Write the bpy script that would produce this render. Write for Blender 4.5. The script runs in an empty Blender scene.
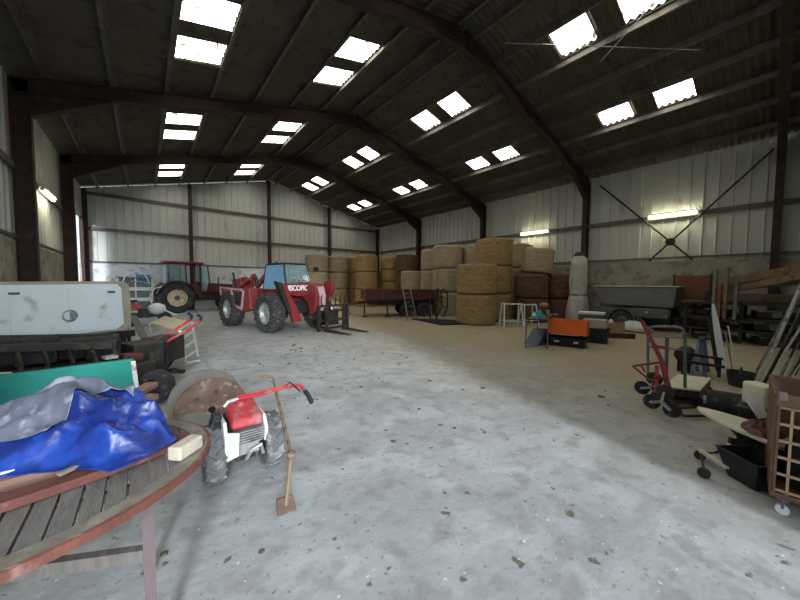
import bpy, bmesh, math, random
from mathutils import Vector, Matrix, noise
random.seed(7)
S = bpy.context.scene
C = S.collection
PI = math.pi
V = Vector

# ------------------------------------------------------------------ camera
YAW, PITCH, ROLL, FP, CH = math.radians(39.4), math.radians(2.95), math.radians(0.4), 312.0, 1.45
fw = V((math.sin(YAW)*math.cos(PITCH), math.cos(YAW)*math.cos(PITCH), -math.sin(PITCH)))
r0 = V((math.cos(YAW), -math.sin(YAW), 0)); u0 = r0.cross(fw)
rt = r0*math.cos(ROLL)+u0*math.sin(ROLL); up = -r0*math.sin(ROLL)+u0*math.cos(ROLL)
CAM = V((0, 0, CH))
cd = bpy.data.cameras.new('camera'); cam = bpy.data.objects.new('camera', cd); C.objects.link(cam)
cd.sensor_width = 36; cd.lens = FP/800*36; cd.clip_start = .05; cd.clip_end = 500
m = Matrix((rt, up, -fw)).transposed().to_4x4(); m.translation = CAM
cam.matrix_world = m
S.camera = cam
def ray(x, y): return fw + rt*((x-400)/FP) - up*((y-300)/FP)
def at(x, y, d): return CAM + ray(x, y)*d
def fl(x, y, z=0.0):
    d = ray(x, y); return CAM + d*((z-CH)/d.z)

# ------------------------------------------------------------------ materials
def mat(name, col, rough=.7, metal=0, var=.25, scale=6, bump=.15, col2=None, amt=.5, emit=0, spec=.4, stretch=(1,1,1), fine=40, trans=0):
    m = bpy.data.materials.new(name); m.use_nodes = True
    n = m.node_tree.nodes; l = m.node_tree.links; b = n['Principled BSDF']
    tc = n.new('ShaderNodeTexCoord'); mp = n.new('ShaderNodeMapping'); mp.inputs['Scale'].default_value = stretch
    l.new(tc.outputs['Object'], mp.inputs['Vector'])
    nz = n.new('ShaderNodeTexNoise'); nz.inputs['Scale'].default_value = scale; nz.inputs['Detail'].default_value = 6
    l.new(mp.outputs['Vector'], nz.inputs['Vector'])
    r = n.new('ShaderNodeValToRGB')
    r.color_ramp.elements[0].position = .3; r.color_ramp.elements[1].position = .7
    r.color_ramp.elements[0].color = tuple(c*(1-var) for c in col)+(1,)
    r.color_ramp.elements[1].color = tuple(min(1, c*(1+var*.6)) for c in col)+(1,)
    l.new(nz.outputs['Fac'], r.inputs['Fac'])
    out = r.outputs['Color']
    if col2:
        n2 = n.new('ShaderNodeTexNoise'); n2.inputs['Scale'].default_value = scale*1.7+1.3; n2.inputs['Detail'].default_value = 8
        l.new(mp.outputs['Vector'], n2.inputs['Vector'])
        r2 = n.new('ShaderNodeValToRGB'); c0 = 1-amt
        r2.color_ramp.elements[0].position = max(0, c0*.5+.22); r2.color_ramp.elements[1].position = min(1, c0*.5+.32)
        l.new(n2.outputs['Fac'], r2.inputs['Fac'])
        mx = n.new('ShaderNodeMixRGB'); mx.inputs['Color2'].default_value = tuple(col2)+(1,)
        l.new(r2.outputs['Color'], mx.inputs['Fac']); l.new(out, mx.inputs['Color1']); out = mx.outputs['Color']
    l.new(out, b.inputs['Base Color'])
    b.inputs['Roughness'].default_value = rough; b.inputs['Metallic'].default_value = metal
    b.inputs['Specular IOR Level'].default_value = spec
    if trans: b.inputs['Transmission Weight'].default_value = trans
    if emit:
        b.inputs['Emission Color'].default_value = tuple(col)+(1,); b.inputs['Emission Strength'].default_value = emit
    if bump:
        n3 = n.new('ShaderNodeTexNoise'); n3.inputs['Scale'].default_value = fine; n3.inputs['Detail'].default_value = 4
        l.new(mp.outputs['Vector'], n3.inputs['Vector'])
        bp = n.new('ShaderNodeBump'); bp.inputs['Strength'].default_value = bump; bp.inputs['Distance'].default_value = .02
        l.new(n3.outputs['Fac'], bp.inputs['Height']); l.new(bp.outputs['Normal'], b.inputs['Normal'])
    return m
M = {}
M['steel'] = mat('oxide_steel', (.040,.021,.017), .75, 0, .3, 3, .1, (.07,.032,.022), .35)
M['purlin'] = mat('purlin_steel', (.13,.12,.10), .6, .2, .3, 3, .05, (.10,.06,.04), .3)
M['roof'] = mat('fibre_cement', (.108,.093,.070), .9, 0, .25, 1.2, .1, (.065,.055,.042), .3)
M['sky'] = mat('skylight_sheet', (1,1,.98), .5, 0, .02, 2, 0, emit=0)
M['clad'] = mat('painted_cladding', (.54,.55,.50), .55, .0, .14, .7, .04, (.38,.37,.30), .2, stretch=(1,1,.3))
M['conc'] = mat('concrete_wall', (.34,.31,.26), .9, 0, .25, 1.5, .3, (.20,.19,.15), .4)
M['whitewash'] = mat('whitewashed_concrete', (.62,.64,.66), .85, 0, .15, 1.6, .2, (.40,.40,.38), .3)
M['red'] = mat('red_paint', (.22,.024,.028), .45, 0, .3, 4, .04, (.14,.03,.025), .4)
M['redbright'] = mat('bright_red_plastic', (.42,.03,.038), .42, 0, .2, 6, .02, (.34,.12,.11), .38)
M['darkred'] = mat('dark_red_paint', (.085,.018,.016), .5, 0, .3, 4, .05, (.07,.03,.02), .4)
M['pinkish'] = mat('faded_red_panel', (.50,.30,.32), .6, 0, .2, 5, .03)
M['black'] = mat('black_rubber', (.022,.022,.023), .8, 0, .4, 8, .15, (.07,.065,.06), .3)
M['tyre'] = mat('tyre_rubber', (.035,.034,.034), .85, 0, .4, 8, .2, (.12,.11,.10), .32)
M['greytyre'] = mat('dusty_tyre_rubber', (.12,.12,.12), .9, 0, .3, 8, .2, (.22,.22,.21), .4)
M['dark'] = mat('greasy_dark_metal', (.028,.027,.025), .55, .3, .4, 6, .1, (.07,.045,.03), .35)
M['blackp'] = mat('black_plastic', (.014,.016,.02), .4, 0, .3, 6, .02)
M['cream'] = mat('cream_paint', (.62,.56,.40), .5, 0, .15, 5, .03, (.28,.18,.10), .3)
M['white'] = mat('white_paint', (.66,.70,.70), .45, 0, .08, 3, .02, (.48,.48,.44), .2)
M['whitebox'] = mat('white_enamel', (.70,.79,.82), .4, 0, .08, 1.5, .02, (.44,.48,.47), .25)
M['beige'] = mat('beige_metal', (.36,.33,.26), .6, 0, .2, 3, .03)
M['glass'] = mat('cab_glass', (.50,.70,.72), .08, 0, .1, 2, 0, trans=.75)
M['blueglass'] = mat('blue_reflective_glass', (.20,.42,.62), .08, 0, .15, 1.5, 0, spec=1)
M['silver'] = mat('dusty_silver', (.42,.42,.40), .45, .5, .25, 6, .05, (.2,.14,.1), .3)
M['grey'] = mat('grey_tube', (.14,.16,.16), .45, .5, .25, 6, .03)
M['rust'] = mat('rusty_iron', (.15,.095,.07), .9, .1, .4, 7, .4, (.24,.19,.16), .35)
M['rustrod'] = mat('rusty_rod', (.20,.13,.08), .8, .2, .3, 8, .2, (.10,.05,.03), .4)
M['stone'] = mat('grey_stone', (.145,.132,.11), .95, 0, .2, 4, .3)
M['straw'] = mat('straw', (.40,.285,.13), .95, 0, .35, 5, 1.0, (.24,.155,.07), .46, stretch=(1,1,6), fine=45)
M['netstraw'] = mat('net_wrapped_straw', (.40,.325,.205), .9, 0, .25, 4, .8, (.29,.215,.12), .42, stretch=(1,1,5), fine=45)
M['goldstraw'] = mat('golden_straw', (.47,.31,.135), .95, 0, .35, 5, 1.0, (.28,.165,.07), .44, stretch=(1,1,5), fine=45)
M['brownstraw'] = mat('weathered_hay', (.15,.085,.05), .95, 0, .35, 4, .9, (.08,.045,.03), .4, stretch=(1,1,3), fine=60)
M['wood'] = mat('rough_timber', (.24,.17,.095), .85, 0, .3, 4, .3, (.12,.08,.05), .35, stretch=(1,1,1))
M['woodred'] = mat('red_stained_wood', (.15,.052,.036), .7, 0, .35, 5, .2, (.24,.13,.10), .3, stretch=(1,4,1))
M['woodpink'] = mat('faded_pink_board', (.24,.135,.10), .8, 0, .25, 5, .2, (.34,.26,.22), .35, stretch=(1,5,1))
M['woodgrey'] = mat('greyed_teak', (.15,.135,.12), .85, 0, .25, 6, .25, (.12,.11,.10), .35, stretch=(6,1,1))
M['woodrim'] = mat('worn_teak_rim', (.21,.185,.15), .8, 0, .3, 9, .2, (.16,.13,.10), .35)
M['rustboard'] = mat('orange_brown_board', (.20,.085,.04), .8, 0, .3, 3, .15, (.18,.07,.04), .4)
M['paleblock'] = mat('pale_wood_block', (.50,.44,.34), .85, 0, .2, 8, .3)
M['bluetarp'] = mat('blue_tarpaulin', (.007,.022,.15), .32, 0, .5, 5, .3, (.012,.045,.26), .45, spec=.6, fine=14)
M['clearsheet'] = mat('cloudy_plastic_sheet', (.105,.115,.15), .35, 0, .3, 6, .2, (.26,.27,.32), .4, spec=.6, fine=14)
M['teal'] = mat('teal_green_paint', (.0,.17,.13), .65, 0, .15, 3, .03, (.0,.13,.10), .25)
M['tealcloth'] = mat('teal_cloth', (.03,.24,.27), .8, 0, .2, 8, .3)
M['orange'] = mat('orange_plastic', (.75,.14,.012), .4, 0, .1, 5, .02)
M['greytarp'] = mat('grey_tarpaulin', (.15,.155,.15), .6, 0, .2, 3, .15)
M['plasticwrap'] = mat('dusty_white_wrap', (.40,.41,.36), .6, 0, .2, 2, .3, (.30,.31,.27), .3)
M['whitebag'] = mat('white_plastic_bag', (.60,.60,.58), .6, 0, .12, 8, .3)
M['crate'] = mat('brown_crate_plastic', (.13,.068,.038), .55, 0, .25, 6, .05, (.20,.12,.07), .3)
M['cratetan'] = mat('tan_crate_lattice', (.38,.26,.15), .55, 0, .2, 6, .05)
M['creamp'] = mat('cream_plastic', (.60,.58,.42), .5, 0, .1, 5, .02, (.45,.40,.28), .25)
M['cardboard'] = mat('cardboard', (.30,.20,.11), .9, 0, .15, 5, .05)
M['bluegrey'] = mat('blue_grey_paint', (.07,.10,.14), .5, .1, .25, 5, .03)
M['sticks'] = mat('greyed_poles', (.26,.26,.24), .7, .2, .3, 5, .15, (.10,.08,.06), .4, stretch=(1,1,1))
M['mud'] = mat('dried_mud', (.10,.085,.065), .95, 0, .3, 9, .3)
M['hazeblue'] = mat('blue_plastic', (.05,.22,.50), .5, 0, .1, 5, 0)
M['letter'] = mat('white_lettering', (.80,.78,.76), .5, 0, .03, 5, 0)
M['fixture'] = mat('lamp_housing', (.6,.6,.56), .5, 0, .05, 5, 0)
def emitter(name, col, s):
    m = bpy.data.materials.new(name); m.use_nodes = True; n = m.node_tree.nodes
    b = n['Principled BSDF']; b.inputs['Base Color'].default_value = (.8,.8,.8,1)
    b.inputs['Emission Color'].default_value = col+(1,); b.inputs['Emission Strength'].default_value = s
    return m
M['tube'] = emitter('fluorescent_tube', (1,.96,.66), 45)

# daylit translucent skylight sheet with a scatter of moss and leaf marks
m_ = bpy.data.materials.new('daylit_sheet'); m_.use_nodes = True; n = m_.node_tree.nodes; l = m_.node_tree.links
b = n['Principled BSDF']; tc = n.new('ShaderNodeTexCoord'); nz = n.new('ShaderNodeTexNoise'); nz.inputs['Scale'].default_value = 5.5; nz.inputs['Detail'].default_value = 1
l.new(tc.outputs['Object'], nz.inputs['Vector']); r = n.new('ShaderNodeValToRGB')
r.color_ramp.elements[0].position = .61; r.color_ramp.elements[1].position = .66
r.color_ramp.elements[0].color = (1,.97,.88,1); r.color_ramp.elements[1].color = (.03,.03,.025,1)
l.new(nz.outputs['Fac'], r.inputs['Fac']); l.new(r.outputs['Color'], b.inputs['Emission Color'])
b.inputs['Emission Strength'].default_value = 9.0; b.inputs['Base Color'].default_value = (.6,.6,.58,1)
M['skylight'] = m_

# concrete floor
m_ = bpy.data.materials.new('concrete_floor'); m_.use_nodes = True; n = m_.node_tree.nodes; l = m_.node_tree.links
b = n['Principled BSDF']; tc = n.new('ShaderNodeTexCoord')
def NZ(sc, det=6, dist=0, vec=None):
    z = n.new('ShaderNodeTexNoise'); z.inputs['Scale'].default_value = sc; z.inputs['Detail'].default_value = det; z.inputs['Distortion'].default_value = dist
    l.new(vec or tc.outputs['Object'], z.inputs['Vector']); return z.outputs['Fac']
def RAMP(f, a, b_, c0=(0,0,0,1), c1=(1,1,1,1)):
    q = n.new('ShaderNodeValToRGB'); q.color_ramp.elements[0].position = a; q.color_ramp.elements[1].position = b_
    q.color_ramp.elements[0].color = c0; q.color_ramp.elements[1].color = c1; l.new(f, q.inputs['Fac']); return q.outputs['Color']
def MIX(f, a, c, fac=None):
    q = n.new('ShaderNodeMixRGB')
    if f is not None: l.new(f, q.inputs['Fac'])
    else: q.inputs['Fac'].default_value = fac
    l.new(a, q.inputs['Color1'])
    if isinstance(c, tuple): q.inputs['Color2'].default_value = c
    else: l.new(c, q.inputs['Color2'])
    return q.outputs['Color']
base = RAMP(NZ(.45, 8, .4), .3, .7, (.275,.285,.285,1), (.40,.41,.41,1))
base = MIX(RAMP(NZ(2.2, 10, .3), .46, .78), base, (.46,.475,.48,1))
base = MIX(RAMP(NZ(5.5, 12, .2), .50, .66), base, MIX(None, base, (.20,.195,.185,1), .55))
base = MIX(RAMP(NZ(1.3, 12, .8), .60, .70), base, MIX(None, base, (.17,.165,.15,1), .5))
base = MIX(RAMP(NZ(8, 5, .2), .67, .70), base, (.13,.12,.10,1))
base = MIX(RAMP(NZ(26, 4), .62, .70), base, (.22,.21,.19,1))
base = MIX(RAMP(NZ(31, 4), .68, .72), base, (.62,.62,.60,1))
# chaff dust plus the shaded floor's yellower tone, painted in towards the right wall
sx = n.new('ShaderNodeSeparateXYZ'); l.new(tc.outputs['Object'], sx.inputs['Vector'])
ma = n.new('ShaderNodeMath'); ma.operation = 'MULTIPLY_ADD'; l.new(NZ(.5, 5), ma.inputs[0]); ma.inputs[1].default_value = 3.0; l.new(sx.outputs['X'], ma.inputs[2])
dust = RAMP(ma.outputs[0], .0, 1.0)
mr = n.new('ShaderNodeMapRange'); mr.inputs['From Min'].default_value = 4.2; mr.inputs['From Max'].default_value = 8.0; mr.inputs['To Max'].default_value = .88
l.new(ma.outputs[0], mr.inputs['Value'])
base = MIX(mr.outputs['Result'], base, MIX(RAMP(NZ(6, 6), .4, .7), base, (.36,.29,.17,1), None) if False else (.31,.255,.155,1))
vo = n.new('ShaderNodeTexVoronoi'); vo.feature = 'DISTANCE_TO_EDGE'; vo.inputs['Scale'].default_value = .13
mp = n.new('ShaderNodeMapping'); l.new(tc.outputs['Object'], mp.inputs['Vector'])
wv = n.new('ShaderNodeTexNoise'); wv.inputs['Scale'].default_value = 1.2; l.new(tc.outputs['Object'], wv.inputs['Vector'])
ad = n.new('ShaderNodeVectorMath'); ad.operation = 'ADD'; l.new(mp.outputs['Vector'], ad.inputs[0]); l.new(wv.outputs['Color'], ad.inputs[1])
l.new(ad.outputs['Vector'], vo.inputs['Vector'])
crack = RAMP(vo.outputs['Distance'], .0002, .0009, (1,1,1,1), (0,0,0,1))
base = MIX(None, base, base, 0) if True else MIX(crack, base, MIX(None, base, (.12,.12,.11,1), .6))
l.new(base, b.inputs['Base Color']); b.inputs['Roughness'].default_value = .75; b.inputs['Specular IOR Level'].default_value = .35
bp = n.new('ShaderNodeBump'); bp.inputs['Strength'].default_value = .6; bp.inputs['Distance'].default_value = .015
l.new(NZ(9, 10), bp.inputs['Height']); l.new(bp.outputs['Normal'], b.inputs['Normal'])
M['floor'] = m_

# ------------------------------------------------------------------ mesh helpers
def basis(d):
    d = d.normalized(); a = V((0,0,1)) if abs(d.z) < .95 else V((1,0,0))
    x = d.cross(a).normalized(); return x, d.cross(x).normalized()
class MB:
    def __init__(s, M_=None): s.bm = bmesh.new(); s.X = M_ or Matrix()
    def v(s, p): return s.bm.verts.new(s.X @ V(p))
    def f(s, vs):
        try: return s.bm.faces.new(vs)
        except Exception: return None
    def box(s, c, d, rz=0, rx=0, ry=0):
        R = Matrix.Translation(V(c)) @ Matrix.Rotation(rz, 4, 'Z') @ Matrix.Rotation(ry, 4, 'Y') @ Matrix.Rotation(rx, 4, 'X')
        p = [s.v(R @ V((i*d[0]/2, j*d[1]/2, k*d[2]/2))) for i in (-1,1) for j in (-1,1) for k in (-1,1)]
        for q in ((0,1,3,2),(4,6,7,5),(0,4,5,1),(2,3,7,6),(0,2,6,4),(1,5,7,3)): s.f([p[i] for i in q])
        return s
    def beam(s, a, b, w, h, roll=0):
        a, b = V(a), V(b); d = (b-a).normalized()
        z = V((0,0,1)) if abs(d.z) < .98 else V((0,1,0))
        x = d.cross(z).normalized(); y = x.cross(d).normalized()
        x, y = x*math.cos(roll)+y*math.sin(roll), -x*math.sin(roll)+y*math.cos(roll)
        p = [s.v(e+x*i*w/2+y*j*h/2) for e in (a, b) for i, j in ((-1,-1),(1,-1),(1,1),(-1,1))]
        for q in ((3,2,1,0),(4,5,6,7),(0,1,5,4),(1,2,6,5),(2,3,7,6),(3,0,4,7)): s.f([p[i] for i in q])
        return s
    def cyl(s, a, b, r, r2=None, n=16):
        a, b = V(a), V(b); r2 = r if r2 is None else r2; x, y = basis(b-a)
        A = [s.v(a+(x*math.cos(t)+y*math.sin(t))*r) for t in [2*PI*i/n for i in range(n)]]
        B = [s.v(b+(x*math.cos(t)+y*math.sin(t))*r2) for t in [2*PI*i/n for i in range(n)]]
        for i in range(n): s.f([A[i], A[(i+1)%n], B[(i+1)%n], B[i]])
        s.f(A[::-1]); s.f(B); return s
    def tube(s, pts, r, n=8, closed=False):
        pts = [V(p) for p in pts]; N = len(pts); rings = []
        px = None
        for i, p in enumerate(pts):
            if closed: d = pts[(i+1)%N]-pts[i-1]
            else: d = pts[min(i+1,N-1)]-pts[max(i-1,0)]
            d.normalize()
            if px is None: x, y = basis(d)
            else:
                x = (px - d*px.dot(d)).normalized(); y = d.cross(x)
            px = x
            rr = r[i] if isinstance(r, (list, tuple)) else r
            rings.append([s.v(p+(x*math.cos(t)+y*math.sin(t))*rr) for t in [2*PI*k/n for k in range(n)]])
        for i in range(N if closed else N-1):
            A, B = rings[i], rings[(i+1)%N]
            for k in range(n): s.f([A[k], A[(k+1)%n], B[(k+1)%n], B[k]])
        if not closed: s.f(rings[0][::-1]); s.f(rings[-1])
        return s
    def lathe(s, prof, c=(0,0,0), axis='Z', n=24, closed=False, wob=0):
        c = V(c); rings = []
        for (r, h) in prof:
            ring = []
            for i in range(n):
                t = 2*PI*i/n; rr = r*(1+wob*(noise.noise(V((math.cos(t)*2, math.sin(t)*2, h*3+c.x)))))
                a, b_ = math.cos(t)*rr, math.sin(t)*rr
                p = {'Z': V((a,b_,h)), 'X': V((h,a,b_)), 'Y': V((a,h,b_))}[axis]
                ring.append(s.v(c+p))
            rings.append(ring)
        for i in range(len(rings)-1):
            for k in range(n): s.f([rings[i][k], rings[i][(k+1)%n], rings[i+1][(k+1)%n], rings[i+1][k]])
        if closed:
            for k in range(n): s.f([rings[-1][k], rings[-1][(k+1)%n], rings[0][(k+1)%n], rings[0][k]])
        else: s.f(rings[0][::-1]); s.f(rings[-1])
        return s
    def prism(s, poly, a, b):
        # poly: list of 3D points, extruded from offset a to offset b (vectors)
        a, b = V(a), V(b); A = [s.v(V(p)+a) for p in poly]; B = [s.v(V(p)+b) for p in poly]; N = len(poly)
        for i in range(N): s.f([A[i], A[(i+1)%N], B[(i+1)%N], B[i]])
        s.f(A[::-1]); s.f(B); return s
    def grid(s, fn, nu, nv, thick=0):
        P = [[s.v(fn(i/nu, j/nv)) for j in range(nv+1)] for i in range(nu+1)]
        for i in range(nu):
            for j in range(nv): s.f([P[i][j], P[i+1][j], P[i+1][j+1], P[i][j+1]])
        return s
    def build(s, name, mt, parent=None, bev=0, smooth=False, solid=0, subd=0):
        bmesh.ops.recalc_face_normals(s.bm, faces=s.bm.faces)
        me = bpy.data.meshes.new(name); s.bm.to_mesh(me); s.bm.free()
        me.materials.append(M[mt] if isinstance(mt, str) else mt)
        if smooth:
            for p in me.polygons: p.use_smooth = True
        o = bpy.data.objects.new(name, me); C.objects.link(o)
        if parent: o.parent = parent
        if solid: q = o.modifiers.new('solid', 'SOLIDIFY'); q.thickness = solid; q.offset = 0
        if bev: q = o.modifiers.new('bevel', 'BEVEL'); q.width = bev; q.segments = 2; q.limit_method = 'ANGLE'; q.angle_limit = math.radians(40)
        if subd: q = o.modifiers.new('sub', 'SUBSURF'); q.levels = subd; q.render_levels = subd
        return o
def tag(o, label=None, cat=None, group=None, kind=None):
    if label: o['label'] = label
    if cat: o['category'] = cat
    if group: o['group'] = group
    if kind: o['kind'] = kind
    return o
def thing(name, label, cat, loc=(0,0,0), rz=0, group=None):
    o = bpy.data.objects.new(name, None); C.objects.link(o); o.empty_display_size = .1
    o.location = loc; o.rotation_euler = (0,0,rz); return tag(o, label, cat, group)
def struct(name, mb, mt, **k):
    o = mb.build(name, mt, **k); o['kind'] = 'structure'; return o
def inv(t):   # world -> thing-local
    return (Matrix.Translation(t.location) @ t.rotation_euler.to_matrix().to_4x4()).inverted()
def copy_tree(o, parent=None):
    c = o.copy(); C.objects.link(c); c.parent = parent
    for ch in [x for x in bpy.data.objects if x.parent == o]: copy_tree(ch, c)
    return c

# ------------------------------------------------------------------ the barn
D, DL, YB, YF = 14.19, 2.09, 20.14, -.75
XC = 6.125; EV, RG = 5.63, 7.60; SL = (RG-EV)/(D-XC)
def rz_(x): return RG - SL*abs(x-XC)
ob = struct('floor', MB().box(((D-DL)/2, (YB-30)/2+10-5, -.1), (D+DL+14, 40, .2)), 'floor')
# roof slopes: corrugated sheets with openings for the skylights
skyL = [(.62,1.55), (3.82,4.76)]; skyR = [(7.46,8.34), (10.52,11.36)]
skyY = []
for k in range(4):
    skyY += [(1.62+5*k, 2.40+5*k), (2.98+5*k, 3.76+5*k)]
PER = .156; NY = 6; step = PER/NY
def build_slope(name, xs, rects):
    X = sorted(set([xs[0], xs[1]]+[a for q in rects for a in q]))
    ny = int((YB+.5-YF)/step); mb = MB(); W = {}
    P = [[mb.v((x, YF-.2+j*step, rz_(x)+.165+.028*math.cos(2*PI*j/NY))) for j in range(ny+1)] for x in X]
    for i in range(len(X)-1):
        isr = any(abs(X[i]-q[0]) < 1e-6 for q in rects)
        for j in range(ny):
            y = YF-.2+(j+.5)*step
            hit = isr and any(a < y < b for a, b in skyY)
            if not hit: mb.f([P[i][j], P[i+1][j], P[i+1][j+1], P[i][j+1]])
    return struct(name, mb, 'roof', smooth=True)
build_slope('ceiling', (-DL-.3, XC), skyL)
build_slope('ceiling', (XC, D+.3), skyR)
wn = 0
for row in skyL+skyR:
    for (a, b) in skyY:
        wn += 1; mb = MB(); j0 = int(math.floor((a-YF+.2)/step)); j1 = int(math.ceil((b-YF+.2)/step))
        A = [[mb.v((x, YF-.2+j*step, rz_(x)+.170+.028*math.cos(2*PI*j/NY))) for j in range(j0, j1+1)] for x in (row[0]-.03, row[1]+.03)]
        for j in range(len(A[0])-1): mb.f([A[0][j], A[1][j], A[1][j+1], A[0][j+1]])
        struct('window_%d' % wn, mb, 'skylight', smooth=True)
mb = MB().prism([(XC-.25, 0, RG+.15), (XC, 0, RG+.22), (XC+.25, 0, RG+.15), (XC, 0, RG+.19)], (0,YF-.2,0), (0,YB+.3,0))
tn = 0
def trim(mb, mt, **k):
    global tn; tn += 1; return struct('trim_%d' % tn, mb, mt, **k)
trim(mb, 'roof')
for x in (-1.47,-.42,.6,1.6,2.68,3.75,4.82,5.9, 6.45,7.4,8.42,9.45,10.45,11.42,12.4,13.45):
    z = rz_(x)+.06
    mb = MB(); s_ = 1 if x < XC else -1
    mb.beam((x,YF,z),(x,YB-.05,z),.014,.15); mb.box((x+s_*.03,(YF+YB)/2,z+.075),(.07,YB-YF-.1,.01)); mb.box((x-s_*.03,(YF+YB)/2,z-.075),(.07,YB-YF-.1,.01))
    trim(mb, 'purlin')
# walls -------------------------------------------------------------
CT = 2.30
def clad_wall(pA, pB, z0, ztop, nrm, period=.333):
    """box ribbed sheet from pA to pB; ztop(f) height function; nrm inward normal"""
    pA, pB, nrm = V(pA), V(pB), V(nrm); L = (pB-pA).length; d = (pB-pA)/L
    prof = [(0,0),(.11,0),(.122,.042),(.155,.042),(.167,0)]; pts = []
    k = 0
    while k*period < L:
        for a, h in prof:
            t = k*period+a*period/.333
            if t < L: pts.append((t, h))
        k += 1
    pts.append((L, 0)); mb = MB(); lo, hi = [], []
    for t, h in pts:
        p = pA+d*t+nrm*h; z1 = ztop(t)
        lo.append(mb.v((p.x,p.y,z0(t) if callable(z0) else z0))); hi.append(mb.v((p.x,p.y,z1)))
    for i in range(len(pts)-1): mb.f([lo[i], lo[i+1], hi[i+1], hi[i]])
    return mb
# right wall
mb = clad_wall((D+.02,YF,0),(D+.02,YB,0),CT-.1,lambda t: EV+.14,(-1,0,0))
ob = struct('wall_right', mb, 'clad')
mb = MB()
for k in range(5):
    y0 = YF if k == 0 else .14+5*(k-1)
    y1 = min(.14+5*k, YB)
    for j in range(2): mb.box((D+.0,(y0+y1)/2,CT/2*(j+.5)),(.14,y1-y0-.02,CT/2-.012))
mb.box((D+.03,(YF+YB)/2,CT/2),(.05,YB-YF,CT-.02)); struct('baseboard_right', mb, 'conc', bev=.008)
# left wall with the doorway beside the gable
DY0, DY1 = 17.6, 19.5
for nm, (a, b), z0, zt in (('wall_left', (YF, DY0), CT-.1, EV+.09), ('wall_left_corner', (DY1, YB), CT-.1, EV+.09), ('wall_left_lintel', (DY0, DY1), 4.25, EV+.09)):
    mb = clad_wall((-DL-.02,a,0),(-DL-.02,b,0),z0,lambda t: zt,(1,0,0)); struct(nm, mb, 'clad')
mb = MB()
for k in range(4):
    y0 = YF if k == 0 else .14+5*(k-1)
    y1 = .14+5*k
    for j in range(2): mb.box((-DL,(y0+y1)/2,CT/2*(j+.5)),(.14,y1-y0-.02,CT/2-.012))
for j in range(2):
    mb.box((-DL,(15.14+DY0)/2,CT/2*(j+.5)),(.14,DY0-15.16,CT/2-.012))
    mb.box((-DL,(DY1+YB)/2,CT/2*(j+.5)),(.14,YB-DY1-.02,CT/2-.012))
mb.box((-DL-.03,(YF+DY0)/2,CT/2),(.05,DY0-YF,CT-.02)); struct('baseboard_left', mb, 'conc', bev=.008)
# gable
mb = clad_wall((-DL,YB+.02,0),(D,YB+.02,0),CT-.1,lambda t: rz_(-DL+t)+.085,(0,-1,0))
struct('wall_back', mb, 'clad')
mb = MB()
for a, b in ((6,10),(10,D)): 
    for j in range(2): mb.box(((a+b)/2,YB,CT/2*(j+.5)),(b-a-.02,.14,CT/2-.012))
mb.box(((6+D)/2,YB+.03,CT/2),(D-6,.05,CT-.02)); struct('baseboard_back', mb, 'conc', bev=.008)
mb = MB(); mb.box(((-DL+2)/2,YB,CT/2),(2+DL-.02,.14,CT)); mb.box((4,YB,CT/2),(3.98,.14,CT)); mb.box((2,YB+.04,CT/2),(7.9,.04,CT-.02)); struct('baseboard_back_left', mb, 'whitewash', bev=.008)
# front wall beside and above the big doorway
DX = 2.75; DH = 4.9
mb = clad_wall((DX,YF,0),(D,YF,0),0,lambda t: rz_(DX+t)+.1,(0,1,0)); struct('wall_front', mb, 'clad')
mb = clad_wall((-DL,YF,0),(DX,YF,0),DH,lambda t: rz_(-DL+t)+.1,(0,1,0)); struct('wall_front_lintel', mb, 'clad')
# girts
def rail(a, b, h=.14, w=.06, mt='purlin'): trim(MB().beam(a, b, w, h), mt)
for a, b in ((YF,YB-.1),): rail((D-.07,a,3.85),(D-.07,b,3.85)); rail((D-.07,a,2.42),(D-.07,b,2.42),.06)
rail((-DL+.07,YF,3.85),(-DL+.07,DY0,3.85)); rail((-DL+.07,YF,2.38),(-DL+.07,DY0,2.38),.06)
for z in (3.88, 5.46):
    rail((-DL+.12 if z < 5 else -DL+.12,YB-.07,z),(D-.1,YB-.07,z))
rail((-DL+.1,YB-.07,2.38),(D-.1,YB-.07,2.38),.06)
rail((-DL+.06,DY0,0),(-DL+.06,DY0,4.3),.12,.1,'steel'); rail((-DL+.06,DY1,0),(-DL+.06,DY1,4.3),.12,.1,'steel')
def ibeam(mb, a, b, w, h, side, t=.016):
    """I section between a and b. side: unit vector across the flanges; h along the other direction"""
    a, b, side = V(a), V(b), V(side).normalized(); d = (b-a).normalized(); n_ = d.cross(side).normalized()
    def slab(o, sx, sy):
        p = [mb.v(e+o+side*i*sx/2+n_*j*sy/2) for e in (a, b) for i, j in ((-1,-1),(1,-1),(1,1),(-1,1))]
        for q in ((3,2,1,0),(4,5,6,7),(0,1,5,4),(1,2,6,5),(2,3,7,6),(3,0,4,7)): mb.f([p[i] for i in q])
    slab(n_*(h/2), w, t); slab(-n_*(h/2), w, t); slab(V((0,0,0)), t, h)
names = ['nearest dark steel portal frame above the doorway end', 'dark steel portal frame second from the doorway, carrying the sloping rafter over the floor',
         'dark steel portal frame whose left column stands by the white box trailer', 'dark steel portal frame next to the far gable wall']
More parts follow.
